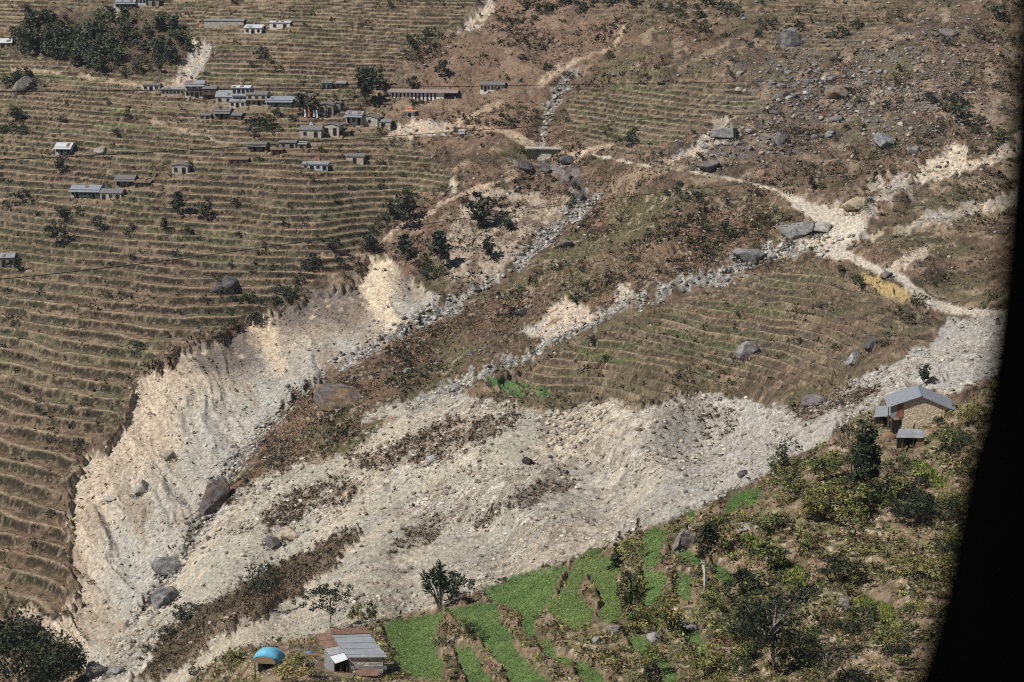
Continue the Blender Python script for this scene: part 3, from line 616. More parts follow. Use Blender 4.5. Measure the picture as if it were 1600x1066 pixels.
# debris stones
dm_ = np.clip(md * (1 - sp) * (1 - 0.8 * vmask) * (1 - 0.8 * chu), 0, 1) * (0.35 + 1.3 * smooth(0.42, 0.62, n1))
p, i, j = scatter(24000, dm_); s = px(i, j, 1.5 + 1.7 * rng.random(len(p)) + 10 * rng.random(len(p)) ** 15)
stones('rubble', p, s, pal(len(p), [(178, 168, 147), (162, 155, 138), (190, 177, 152), (138, 131, 118), (202, 190, 168), (158, 142, 118), (112, 102, 90)], 0.10), M_STONE, 'pale angular rubble strewn over the landslide', 'rubble')
p, i, j = scatter(3800, cl * (0.5 + smooth(0.45, 0.6, n2))); s = px(i, j, 1.8 + 1.8 * rng.random(len(p)) + 7 * rng.random(len(p)) ** 11)
stones('scar_stones', p, s, np.clip(C[i, j] * (0.8 + 0.45 * rng.random((len(p), 1))), 0, .7), M_STONE, 'stones sticking out of the bare face of the scar', 'stones', sink=0.45)
p, i, j = scatter(7000, bed * (1 - sp) + 0.35 * np.exp(-(edge - 1) ** 2 * 9) * 0 + 0.5 * cl * (1 - smooth(3, 18, sdline(u1, v1, BED_A))))
s = px(i, j, 1.6 + 1.8 * rng.random(len(p)) + 10 * rng.random(len(p)) ** 11)
stones('stream_stones', p, s, pal(len(p), [(176, 170, 156), (156, 152, 142), (192, 184, 166), (128, 124, 118), (104, 100, 96), (182, 166, 140)], 0.10), M_STONE, 'grey stones heaped along the stream gullies and the foot of the scar', 'stones')
p, i, j = scatter(8500, np.clip(bf, 0, 1) * ok * (1 - tmc) * 1.4 + 0.35 * sli * (1 - sp) + 0.10 * wil + 0.10 * sp * (1 - mx(fm, mm)))
s = px(i, j, 1.8 + 2.4 * rng.random(len(p)) + 8 * rng.random(len(p)) ** 9)
stones('hillside_stones', p, s, pal(len(p), [(130, 126, 120), (150, 144, 134), (112, 106, 102), (172, 160, 142)], 0.12), M_STONE, 'grey field stones scattered through the scrub', 'stones')
# crops
M_CROP = attr_mat('crop', 0.25, 0.8)
FN = ['tall green wheat field beside the lower tin roofed hut', 'long green wheat field sweeping down behind the small bank', 'short green field strip wedged below the long sweeping field', 'green field running up to the edge of the pale rubble',
 'narrow green strip below the middle of the field steps', 'green strip at the lower edge between two scrubby banks', 'light green field sprinkled with yellow flowers around a brown bank', 'light green field beside the dark rounded bushes',
 'upright green field touching the rubble next to the grey outcrop', 'squarish green field under the upright field', 'small green field directly under the grey outcrop', 'small green field left of the white trunked tree',
 'green field right of the white trunked tree', 'long green strip slanting down through the lower scrub', 'short green strip slanting down beside the bushy slope', 'green field patch at the top of the near hillside by the rubble', 'tiny green patch at the corner of the rubble']
for p_, lab in zip(FIELDS, FN):
    m = (1 - smooth(-1.5, 0.5, sdpoly(u1, v1, p_) + jit2 * 0.3 - 2)) * sp
    area = float((m * VIEW * cellw).sum())
    if area < 1: continue
    n = int(np.clip(area * 0.5, 60, 3600)); p, i, j = scatter(n, m)
    c = pal(n, [(100, 136, 54), (110, 142, 58), (92, 128, 50), (120, 144, 64)], 0.08)
    if 'light green' in lab:
        c = pal(n, [(122, 140, 60), (130, 146, 64), (104, 130, 54), (114, 136, 58), (126, 142, 62), (116, 138, 60), (160, 158, 66)], 0.08)
    tufts('wheat_field', p, px(i, j, 2.0 + 0.9 * rng.random(n)), c, 5, M_CROP, lab, 'crop field', tall=0.22, leaf=0.7, jit=0.3)
MN = ['yellow green mustard patch below the low stone wall', 'yellow mustard field by the bare earth at the far lower corner', 'yellow mustard patch below the stone house', 'tiny mustard patch beside the dark blur', 'leafy mustard mixed with bushes above the large tree']
for p_, lab in zip(MUSTARD, MN):
    m = (1 - smooth(-1.5, 0.5, sdpoly(u1, v1, p_) + jit2 * 0.3)) * sp
    n = int(np.clip(float((m * VIEW * cellw).sum()) * 0.5, 60, 1400)); p, i, j = scatter(n, m)
    tufts('mustard_field', p, px(i, j, 3.4 + 2 * rng.random(n)), pal(n, [(124, 138, 56), (164, 162, 56), (92, 116, 50), (70, 96, 44), (184, 174, 62), (84, 108, 50)], 0.1), 6, M_CROP, lab, 'crop field', tall=0.6, leaf=0.45, blade=True)
# ---------------------------------------------------------------- building kit
class MB:
    def __init__(s): s.v = []; s.f = []
    def add(s, v, f):
        n = len(s.v); s.v += [tuple(map(float, p)) for p in v]; s.f += [tuple(i + n for i in q) for q in f]; return s
    def box(s, x0, x1, y0, y1, z0, z1):
        return s.add([(x0, y0, z0), (x1, y0, z0), (x1, y1, z0), (x0, y1, z0), (x0, y0, z1), (x1, y0, z1), (x1, y1, z1), (x0, y1, z1)],
                     [(3, 2, 1, 0), (4, 5, 6, 7), (0, 1, 5, 4), (1, 2, 6, 5), (2, 3, 7, 6), (3, 0, 4, 7)])
    def slab(s, q, t):
        """thick sheet on four corner points (counter-clockwise seen from above)"""
        q = [Vector(p) for p in q]; n = (q[1] - q[0]).cross(q[2] - q[0]).normalized() * t
        return s.add([p - n for p in q] + q, [(3, 2, 1, 0), (4, 5, 6, 7), (0, 1, 5, 4), (1, 2, 6, 5), (2, 3, 7, 6), (3, 0, 4, 7)])
    def prism_y(s, poly, y0, y1):
        n = len(poly); v = [(x, y0, z) for x, z in poly] + [(x, y1, z) for x, z in poly]
        f = [tuple(range(n)), tuple(range(2 * n - 1, n - 1, -1))] + [(i, i + n, (i + 1) % n + n, (i + 1) % n) for i in range(n)]
        return s.add(v, f)
    def prism_x(s, poly, x0, x1):
        n = len(poly); v = [(x0, y, z) for y, z in poly] + [(x1, y, z) for y, z in poly]
        f = [tuple(range(n - 1, -1, -1)), tuple(range(n, 2 * n))] + [(i, (i + 1) % n, (i + 1) % n + n, i + n) for i in range(n)]
        return s.add(v, f)
    def tube(s, pts, rad, k=6):
        pts = [Vector(p) for p in pts]; rad = rad if isinstance(rad, (list, tuple)) else [rad] * len(pts); n = len(s.v); R_ = []
        for i, p in enumerate(pts):
            t = (pts[min(i + 1, len(pts) - 1)] - pts[max(i - 1, 0)]).normalized()
            a = t.orthogonal().normalized() if abs(t.z) < 0.95 else t.cross(Vector((1, 0, 0))).normalized(); b = t.cross(a)
            R_ += [p + (a * math.cos(6.2832 * j / k) + b * math.sin(6.2832 * j / k)) * rad[i] for j in range(k)]
        f = [(i * k + j, i * k + (j + 1) % k, (i + 1) * k + (j + 1) % k, (i + 1) * k + j) for i in range(len(pts) - 1) for j in range(k)]
        f += [tuple(range(k - 1, -1, -1)), tuple((len(pts) - 1) * k + j for j in range(k))]
        return s.add(R_, f)
    def mesh(s, name, mat, smooth_shade=False):
        me = bpy.data.meshes.new(name); me.from_pydata(s.v, [], s.f); me.update()
        if mat: me.materials.append(mat)
        if smooth_shade: me.polygons.foreach_set('use_smooth', np.ones(len(me.polygons), bool))
        return me
    def build(s, name, mat, parent=None, smooth_shade=False, **kw):
        return link(name, s.mesh(name, mat, smooth_shade), parent, **kw)

def stone_wall_mat(name, col, mortar, sc=2.2):
    m, nt, b = mat_new(name); N = nt.nodes; L = nt.links
    tc = N.new('ShaderNodeTexCoord'); mp = N.new('ShaderNodeMapping'); mp.inputs['Scale'].default_value = (1, 1, 1.9); L.new(tc.outputs['Object'], mp.inputs['Vector'])
    vo = N.new('ShaderNodeTexVoronoi'); vo.inputs['Scale'].default_value = sc; L.new(mp.outputs[0], vo.inputs['Vector'])
    ve = N.new('ShaderNodeTexVoronoi'); ve.feature = 'DISTANCE_TO_EDGE'; ve.inputs['Scale'].default_value = sc; L.new(mp.outputs[0], ve.inputs['Vector'])
    cr = N.new('ShaderNodeValToRGB'); cr.color_ramp.elements[0].color = (*mortar, 1); cr.color_ramp.elements[1].position = 0.09; cr.color_ramp.elements[1].color = (1, 1, 1, 1)
    L.new(ve.outputs['Distance'], cr.inputs['Fac'])
    hs = N.new('ShaderNodeHueSaturation'); hs.inputs['Color'].default_value = (*col, 1); hs.inputs['Saturation'].default_value = 1.0
    sp_ = N.new('ShaderNodeSeparateColor'); L.new(vo.outputs['Color'], sp_.inputs[0])
    mr = N.new('ShaderNodeMapRange'); mr.inputs['To Min'].default_value = 0.72; mr.inputs['To Max'].default_value = 1.16; L.new(sp_.outputs[0], mr.inputs['Value']); L.new(mr.outputs[0], hs.inputs['Value'])
    mxx = N.new('ShaderNodeMix'); mxx.data_type = 'RGBA'; mxx.blend_type = 'MULTIPLY'; mxx.inputs['Factor'].default_value = 1
    L.new(hs.outputs[0], mxx.inputs[6]); L.new(cr.outputs[0], mxx.inputs[7]); L.new(mxx.outputs[2], b.inputs['Base Color'])
    bp = N.new('ShaderNodeBump'); bp.inputs['Strength'].default_value = 0.7; bp.inputs['Distance'].default_value = 0.12; L.new(ve.outputs['Distance'], bp.inputs['Height']); L.new(bp.outputs[0], b.inputs['Normal'])
    b.inputs['Roughness'].default_value = 0.92; b.inputs['Specular IOR Level'].default_value = 0.1
    return m
T = lambda *c: tuple(A(*c))
MT = dict(
 stone=stone_wall_mat('grey_stone_wall', T(168, 158, 144), (0.45, 0.42, 0.38)), pale=stone_wall_mat('pale_stone_wall', T(212, 202, 184), (0.5, 0.45, 0.38)),
 cream=stone_wall_mat('cream_stone_wall', T(224, 206, 170), (0.42, 0.34, 0.24), 2.6), white=simple('whitewash', (0.70, 0.67, 0.62), 0.9, var=0.3, scale=0.6),
 mud=simple('mud_plaster', T(172, 150, 122), 0.95, var=0.25, scale=1.5), bluewall=simple('pale_blue_tin_wall', T(196, 208, 212), 0.6, var=0.15, scale=1.0),
 brown=simple('red_brown_timber_wall', T(120, 84, 66), 0.85, var=0.3), dark=simple('shaded_opening', (0.012, 0.011, 0.010), 0.95, var=0.2), wood=simple('weathered_timber', T(104, 82, 62), 0.85, var=0.35, scale=5, stretch=(4, 4, 0.6)),  # dark: near-black colour painted for the shade in doorways and open interiors
 tin=simple('grey_tin_sheet', T(148, 149, 149), 0.55, var=0.3, scale=0.7, spec=0.3), bluetin=simple('blue_grey_tin_sheet', T(142, 148, 152), 0.5, var=0.12, scale=1.2, spec=0.4),
 whitetin=simple('bright_tin_sheet', T(204, 206, 204), 0.5, var=0.1, scale=1.2, spec=0.4), rust=simple('rusty_tin_sheet', T(128, 96, 80), 0.8, var=0.4, scale=1.6, spec=0.2), redrust=simple('bright_rust_sheet', T(156, 88, 62), 0.8, var=0.4, scale=1.8),
 slate=simple('slate_roof', T(118, 114, 110), 0.75, var=0.3, scale=2.5, bump=0.4), thatch=simple('thatch', T(124, 104, 76), 0.95, var=0.35, scale=5, bump=0.6, stretch=(3, 3, 1)), pinkroof=simple('pinkish_slate_roof', T(150, 130, 122), 0.8, var=0.25, scale=1.5),
 straw=simple('straw', T(158, 128, 92), 0.98, var=0.4, scale=7, bump=0.8), strawdark=simple('weathered_straw', T(142, 112, 80), 0.98, var=0.45, scale=6, bump=0.8), orange=simple('orange_tile', T(196, 130, 92), 0.85), tarp=simple('blue_tarpaulin', T(92, 186, 216), 0.45, var=0.12, scale=1.4, bump=0.3, spec=0.5), bluecloth=simple('blue_plastic', T(74, 132, 172), 0.5),
 glass=simple('dark_window', (0.02, 0.022, 0.026), 0.25, var=0.1, spec=0.5), frame=simple('painted_frame', T(120, 104, 90), 0.7), teal=simple('teal_paint', T(96, 160, 160), 0.6), flagwhite=simple('white_cloth', (0.7, 0.7, 0.7), 0.9, var=0.1), flagorange=simple('orange_cloth', T(214, 120, 66), 0.9), paleblue=simple('pale_blue_cloth', T(186, 200, 208), 0.8), moss=simple('mossy_masonry', T(62, 58, 40), 0.95, var=0.4), concrete=stone_wall_mat('weir_masonry', T(196, 188, 170), (0.5, 0.46, 0.4), 1.6), cable=simple('cable_rubber', (0.04, 0.04, 0.042), 0.7), black=simple('black_rubber', (0.0012, 0.0012, 0.0012), 1.0, spec=0.0))
def at_h(u, v, z):
    d = Vector(rays(u, v).tolist()); return CAMP + d * ((z - CZ) / d.z)

def house(name, label, cat, u, v, wpx, hpx, depth_m, rz=0.0, ridge='x', roof='gable', rise=0.3, wall='white', top='tin', doors=1, wins=2, storeys=1, over=0.24, group=None, porch=False, roofname='roof', base=1.6, windark='glass'):
    """a dwelling seated on the hill: front middle at the bearing u, v; width and eaves height as seen"""
    p, D = at(u, v); W = wpx * D / FPX; H = 1.3 * hpx * D / FPX
    t = thing(name, label, cat, p, R(rz), group)
    y0, y1 = 0.0, depth_m
    hpx = hpx; rs = 0.62 * rise * (depth_m if ridge == 'x' else W) * (0.5 if roof == 'gable' else 1.0)
    if roof == 'gable':
        if ridge == 'x': MB().prism_x([(y0, -base), (y1, -base), (y1, H), ((y0 + y1) / 2, H + rs), (y0, H)], -W / 2, W / 2).build('wall', MT[wall], t)
        else: MB().prism_y([(-W / 2, -base), (W / 2, -base), (W / 2, H), (0, H + rs), (-W / 2, H)], y0, y1).build('wall', MT[wall], t)
    else:
        MB().prism_x([(y0, -base), (y1, -base), (y1, H + rs), (y0, H)], -W / 2, W / 2).build('wall', MT[wall], t)
    th = 0.10; o = over; e = 0.012
    if roof == 'gable' and ridge == 'x':
        ym = (y0 + y1) / 2; k = rs / (ym - y0); x0, x1 = -W / 2 - o, W / 2 + o
        MB().slab([(x0, y0 - o, H - o * k + th), (x1, y0 - o, H - o * k + th), (x1, ym, H + rs + th), (x0, ym, H + rs + th)], th - e).build('roof_slope', MT[top], t)
        MB().slab([(x0, ym + 0.004, H + rs + th), (x1, ym + 0.004, H + rs + th), (x1, y1 + o, H - o * k + th), (x0, y1 + o, H - o * k + th)], th - e).build('roof_slope', MT[top], t)
    elif roof == 'gable':
        k = rs / (W / 2); 
        MB().slab([(-W / 2 - o, y0 - o, H - o * k + th), (0, y0 - o, H + rs + th), (0, y1 + o, H + rs + th), (-W / 2 - o, y1 + o, H - o * k + th)], th - e).build('roof_slope', MT[top], t)
        MB().slab([(0.004, y0 - o, H + rs + th), (W / 2 + o, y0 - o, H - o * k + th), (W / 2 + o, y1 + o, H - o * k + th), (0.004, y1 + o, H + rs + th)], th - e).build('roof_slope', MT[top], t)
    else:
        k = rs / depth_m
        MB().slab([(-W / 2 - o, y0 - o, H - o * k + th), (W / 2 + o, y0 - o, H - o * k + th), (W / 2 + o, y1 + o, H + rs + o * k + th), (-W / 2 - o, y1 + o, H + rs + o * k + th)], th - e).build('roof_slope', MT[top], t)
    if 'tin' in top and W > 4:
        for q_ in range(random.choice((1, 2, 2))):
            xa = random.uniform(-W / 2, W / 2 - 1.6); xb = xa + random.uniform(0.8, 1.5); y1_ = (depth_m / 2 if roof == 'gable' and ridge == 'x' else depth_m) * 0.96
            if roof == 'gable' and ridge == 'y': break
            zk_ = (rs / (depth_m / 2)) if roof == 'gable' else rs / depth_m; ya_ = random.uniform(-0.2, y1_ * 0.3); yb_ = random.uniform(y1_ * 0.6, y1_)
            MB().slab([(xa, ya_, H + ya_ * zk_ + th + 0.035 + 0.01 * q_), (xb, ya_, H + ya_ * zk_ + th + 0.035 + 0.01 * q_), (xb, yb_, H + yb_ * zk_ + th + 0.035 + 0.01 * q_), (xa, yb_, H + yb_ * zk_ + th + 0.035 + 0.01 * q_)], 0.025).build('patch_sheet', MT[random.choice(('rust', 'tin', 'rust', 'slate'))], t)
    hs = H / storeys
    for s_ in range(storeys):
        z0 = s_ * hs; n = wins + (doors if s_ == 0 else 0)
        for i in range(n):
            cx = -W / 2 + W * (i + 0.5) / n
            isdoor = s_ == 0 and i in ([n // 2] if doors == 1 else [int((q + 0.5) * n / doors) for q in range(doors)] if doors else [])
            if isdoor:
                w2 = min(0.5, W / n * 0.35); d_ = MB().box(cx - w2, cx + w2, -0.05, -0.003, 0.02, hs * 0.72).build('door', MT['dark'], t)
                MB().box(cx - w2 - 0.1, cx - w2 - 0.002, -0.09, -0.003, 0.02, hs * 0.74).box(cx + w2 + 0.002, cx + w2 + 0.1, -0.09, -0.003, 0.02, hs * 0.74).box(cx - w2 - 0.1, cx + w2 + 0.1, -0.09, -0.003, hs * 0.745, hs * 0.80).build('door_frame', MT['frame'], d_)
            else:
                w2 = min(0.45, W / n * 0.32); a, b = z0 + hs * 0.34, z0 + hs * 0.74
                f_ = MB().box(cx - w2 - 0.09, cx - w2, -0.08, -0.003, a, b).box(cx + w2, cx + w2 + 0.09, -0.08, -0.003, a, b).box(cx - w2 - 0.09, cx + w2 + 0.09, -0.09, -0.003, b + 0.002, b + 0.09).box(cx - w2 - 0.09, cx + w2 + 0.09, -0.10, -0.003, a - 0.09, a - 0.002).build('window', MT['frame'], t)
                MB().box(cx - w2 + 0.002, cx + w2 - 0.002, -0.03, -0.004, a + 0.001, b - 0.001).build('pane', MT[windark], f_)
        if s_ > 0:
            MB().box(-W / 2 - 0.1, W / 2 + 0.1, -0.7, -0.002, z0 - 0.06, z0 + 0.05).build('balcony', MT['wood'], t)
    if porch:
        pz = H * 0.92
        n = max(3, int(W / 1.8)); 
        for i in range(n + 1):
            cx = -W / 2 + 0.1 + (W - 0.2) * i / n; MB().box(cx - 0.07, cx + 0.07, -1.22, -1.08, -base, pz - 0.29).build('post', MT['wood'], t)
        MB().slab([(-W / 2 - 0.3, -1.6, pz - 0.35), (W / 2 + 0.3, -1.6, pz - 0.35), (W / 2 + 0.3, -0.12, pz), (-W / 2 - 0.3, -0.12, pz)], 0.07).build('porch_roof', MT[top], t)
    return t
# ---------------------------------------------------------------- the upper village
VG = 'houses of the village row on the terraces'
H_ = house
H_('farmhouse', 'white farmhouse with blue roofs at the very top above the wood', 'house', 196, 14, 30, 8, 5, 2, wall='white', top='bluetin', wins=4, doors=1, porch=True, rise=0.5)
H_('farmhouse', 'tall blue roofed house with a dark slatted balcony beside the topmost farmhouse', 'house', 220, 8, 17, 9, 5, -4, wall='bluewall', top='bluetin', wins=3, doors=0, rise=0.4, storeys=1)
H_('stone_shed', 'grey roofless stone shed right of the topmost farmhouse', 'shed', 240, 10, 17, 8, 3.2, -8, wall='stone', top='slate', wins=0, doors=1, roof='mono', rise=0.1)
H_('house', 'bright tin roofed house cut by the picture edge left of the wood', 'house', 4, 75, 28, 6, 6, 6, wall='mud', top='whitetin', wins=2, rise=0.7)
H_('cowshed', 'long low grey stone cowshed left of two tin sheds', 'shed', 350, 43, 62, 8, 3.4, -3, wall='pale', top='tin', wins=0, doors=0, roof='mono', rise=0.12)
H_('shed', 'bright tin shed abutting the long stone cowshed', 'shed', 395, 53, 27, 7, 4.0, -6, wall='white', top='whitetin', wins=2, doors=1, roof='mono', rise=0.3)
H_('shed', 'small white shed standing alone right of the cowshed', 'shed', 437, 46, 32, 8, 3.2, -4, wall='white', top='whitetin', wins=1, doors=1, roof='mono', rise=0.15)
H_('house', 'small white house at the left end of the village row', 'house', 236, 142, 26, 7, 4, 0, wall='white', top='slate', wins=2, doors=1)
H_('stone_wall_house', 'long low pale stone building below the small slide', 'house', 270, 149, 36, 7, 3.2, -2, wall='pale', top='tin', wins=6, doors=0, roof='mono', rise=0.12)
H_('house', 'two storey white house with porch in the middle of the village row', 'house', 304, 153, 30, 17, 5, -3, wall='white', top='tin', wins=3, doors=1, storeys=2, rise=0.5, porch=True)
H_('house', 'red brown timber house with shaded side in the village row', 'house', 327, 156, 21, 13, 5, -4, wall='brown', top='slate', wins=2, doors=1, storeys=2, rise=0.4)
H_('house', 'low blue grey tin house left of the tall pale house', 'house', 350, 163, 26, 9, 6, -4, wall='pale', top='bluetin', wins=2, doors=0, rise=0.9)
H_('house', 'tall pale blue two storey house, biggest of the village row', 'house', 377, 162, 28, 19, 5, -4, wall='bluewall', top='whitetin', wins=4, doors=1, storeys=2, rise=0.3)
H_('shed', 'white shed with dark doorway in front of the tall pale house', 'shed', 371, 168, 25, 7, 3, -4, wall='white', top='tin', wins=2, doors=1, roof='mono', rise=0.3)
H_('house', 'broad stone house with low gable right of the tall pale house', 'house', 401, 165, 32, 13, 5.5, -4, wall='pale', top='slate', wins=3, doors=1, storeys=2, rise=0.5)
H_('house', 'long blue tin house with veranda at the right of the village row', 'house', 441, 167, 50, 8, 5, -3, wall='bluewall', top='bluetin', wins=6, doors=2, rise=0.6, porch=True)
H_('hut', 'small pale stone hut below the left of the village row', 'hut', 320, 187, 17, 5, 3, 0, wall='pale', top='slate', wins=1, doors=1, roof='mono', rise=0.2)
H_('house', 'old slate house with two roof tiers below the blue grey house', 'house', 347, 186, 24, 9, 5, -3, wall='stone', top='slate', wins=2, doors=1, porch=True, rise=0.4)
H_('lean_to', 'dark lean-to shed beside the old slate house', 'shed', 368, 187, 18, 5, 3, -10, wall='wood', top='slate', wins=0, doors=1, roof='mono', rise=0.4)
H_('hut', 'tiny dark hut right of the lean-to shed', 'hut', 389, 193, 14, 5, 2.6, -3, wall='wood', top='thatch', wins=0, doors=2, roof='gable')
H_('house', 'low dark house with porch at the left of the lower hamlet', 'house', 401, 236, 29, 8, 4.5, -4, wall='stone', top='slate', wins=2, doors=2, porch=True)
H_('shed', 'dark thatched shed in the middle of the lower hamlet', 'shed', 433, 242, 18, 6, 3.4, 5, wall='wood', top='thatch', wins=0, doors=2)
H_('house', 'small slate house at the right of the lower hamlet', 'house', 449, 232, 26, 7, 4, -4, wall='stone', top='slate', wins=1, doors=1)
H_('shed', 'narrow grey shed closing the lower hamlet on its right', 'shed', 471, 232, 15, 5, 3, -4, wall='stone', top='tin', wins=0, doors=1, roof='mono', rise=0.2)
H_('cowshed', 'long dark open cowshed below the lower hamlet', 'shed', 372, 256, 30, 5, 3, -4, wall='wood', top='thatch', wins=0, doors=3, roof='mono', rise=0.15)
H_('hut', 'white tin hut with blue front below the small orange roof', 'hut', 492, 266, 40, 7, 3.2, -5, wall='paleblue', top='tin', wins=2, doors=2, roof='mono', rise=0.2)
H_('stone_shed', 'grey stone shed standing alone below the gabled houses', 'shed', 554, 255, 28, 8, 3.6, -8, wall='pale', top='slate', wins=0, doors=1, roof='mono', rise=0.2)
H_('house', 'grey gabled stone house behind the prayer flags', 'house', 509, 180, 24, 12, 5, -4, ridge='y', wall='stone', top='slate', wins=1, doors=1, rise=0.35)
H_('shed', 'ruined stone gable right of the house behind the prayer flags', 'shed', 526, 172, 12, 8, 3, -4, ridge='y', wall='stone', top='slate', wins=0, doors=0, rise=0.4)
H_('house', 'slate and blue tin house with a dark porch left of the blue tin shed', 'house', 553, 196, 26, 13, 4.5, -12, wall='bluewall', top='bluetin', wins=1, doors=2, porch=True, rise=0.6)
H_('house', 'low stone gabled house joined to the blue porch house', 'house', 577, 196, 27, 9, 5, -14, ridge='y', wall='pale', top='slate', wins=1, doors=0, rise=0.4)
H_('shed', 'small blue tin shed at the right end of the hamlet', 'shed', 599, 198, 22, 6, 3.5, -10, wall='pale', top='bluetin', wins=0, doors=1, rise=0.4)
H_('house', 'slate house with pale front under the white tent', 'house', 485, 216, 34, 10, 5, -6, wall='pale', top='slate', wins=1, doors=1, rise=0.7)
H_('house', 'stone gabled house right of the slate house with pale front', 'house', 517, 212, 26, 12, 5, -14, ridge='y', wall='pale', top='slate', wins=1, doors=1, rise=0.4)
H_('shed', 'dark open shed at the edge of a green plot', 'shed', 538, 212, 18, 5, 3, -6, wall='wood', top='thatch', wins=0, doors=2, roof='mono', rise=0.2)
H_('shed', 'teal painted shed above the village beside the tall trees', 'shed', 510, 139, 15, 7, 3, -6, wall='teal', top='slate', wins=0, doors=2, roof='mono', rise=0.2)
H_('hut', 'small dark hut right of the teal shed', 'hut', 532, 137, 15, 5, 3, -4, wall='wood', top='tin', wins=0, doors=2, roof='mono', rise=0.2)
H_('house', 'small white house with dark windows at the right above the school', 'house', 769, 143, 38, 8, 5, -5, wall='white', top='slate', wins=5, doors=2, rise=0.5)
H_('house', 'grey tin house alone on the left terraces', 'house', 99, 241, 25, 9, 5, -5, wall='bluewall', top='whitetin', wins=2, doors=2, rise=0.6, porch=True)
H_('house', 'white stone house with a low roof in the left terraces', 'house', 281, 273, 25, 11, 5, -4, ridge='y', wall='pale', top='slate', wins=1, doors=1, rise=0.3)
H_('house', 'dark slate house above the long pale blue house', 'house', 195, 290, 30, 8, 5, -4, wall='stone', top='slate', wins=1, doors=2, porch=True, rise=0.5)
H_('shed', 'long low thatched shed right of the dark slate house', 'shed', 222, 292, 24, 5, 3.5, -6, wall='wood', top='thatch', wins=0, doors=3, roof='mono', rise=0.2)
H_('house', 'long pale blue house with veranda in the left terraces', 'house', 133, 309, 46, 10, 5, -6, wall='bluewall', top='bluetin', wins=5, doors=2, porch=True, rise=0.6)
H_('house', 'stone gabled end joined to the long pale blue house', 'house', 173, 312, 34, 8, 5, -8, wall='pale', top='slate', wins=1, doors=2, rise=0.6)
H_('house', 'grey house cut by the left edge among the terraces', 'house', 6, 418, 32, 12, 5, 4, wall='stone', top='tin', wins=2, doors=1, rise=0.6)
# school: open veranda bays between white piers
p, D = at(660, 158); k = D / FPX; W = 104 * k; H = 13 * k; t = thing('school', 'long white pillared school building alone on the brown slope', 'school', p, R(-5.5))
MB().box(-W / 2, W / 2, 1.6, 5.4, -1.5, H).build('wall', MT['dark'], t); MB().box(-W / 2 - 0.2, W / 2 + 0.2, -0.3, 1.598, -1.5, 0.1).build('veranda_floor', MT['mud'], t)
for i in range(12):
    cx = -W / 2 + 0.5 + i * (W * 0.64 / 11); MB().box(cx - 0.38, cx + 0.38, 0, 0.5, 0.102, H - 0.02).build('pier', MT['white'], t)
MB().box(W * 0.205, W * 0.325, 0.0, 1.55, 0.102, H - 0.02).build('white_bay', MT['white'], t); MB().box(W * 0.49, W / 2, 0.0, 1.55, 0.102, H * 0.6).build('end_pier', MT['white'], t)
x0, x1 = -W / 2 - 0.8, W / 2 + 0.8
MB().slab([(x0, -0.7, H + 0.1), (x1, -0.7, H + 0.1), (x1, 2.6, H + 0.85), (x0, 2.6, H + 0.85)], 0.1).build('roof_slope', MT['pinkroof'], t)
MB().slab([(x0, 2.604, H + 0.85), (x1, 2.604, H + 0.85), (x1, 6.0, H + 0.1), (x0, 6.0, H + 0.1)], 0.1).build('roof_slope', MT['pinkroof'], t)
# shrine with a stepped orange roof
p, D = at(640, 183); k = D / FPX; t = thing('shrine', 'small white shrine with orange tiered roof below the school', 'shrine', p, R(-4))
a = 7.5 * k; MB().box(-a, a, 0, 2 * a, -1, 9 * k).build('wall', MT['white'], t); MB().box(-a * 0.3, a * 0.3, -0.04, -0.002, 0.05, 6 * k).build('door', MT['dark'], t)
def pyr(b, z0, z1, c): return MB().add([(-b, c - b, z0), (b, c - b, z0), (b, c + b, z0), (-b, c + b, z0), (0, c, z1)], [(3, 2, 1, 0), (0, 1, 4), (1, 2, 4), (2, 3, 4), (3, 0, 4)])
pyr(a * 1.45, 9.1 * k, 13.5 * k, a).build('roof', MT['orange'], t); pyr(a * 0.7, 13.0 * k, 17 * k, a).build('upper_roof', MT['orange'], t)
# weir in the gully head
p, D = at(850, 253); k = D / FPX; t = thing('weir', 'pale stepped stone weir across the head of the gully', 'weir', p, R(-6))
wb = MB()
for s_ in range(5): wb.box(-11 * k, 11 * k, s_ * 0.55 - 0.3, 4, s_ * 3.4 * k - 1, (s_ + 1) * 3.4 * k)
wb.build('spillway', MT['concrete'], t)
MB().box(-27 * k, -11.2 * k, 0.3, 4, -1, 19 * k).build('wing_wall', MT['moss'], t); MB().box(11.2 * k, 24 * k, 0.3, 4, -1, 19 * k).build('wing_wall', MT['moss'], t)
MB().box(-30 * k, 28 * k, 0.6, 4.4, 19.1 * k, 20.6 * k).build('coping', MT['concrete'], t)
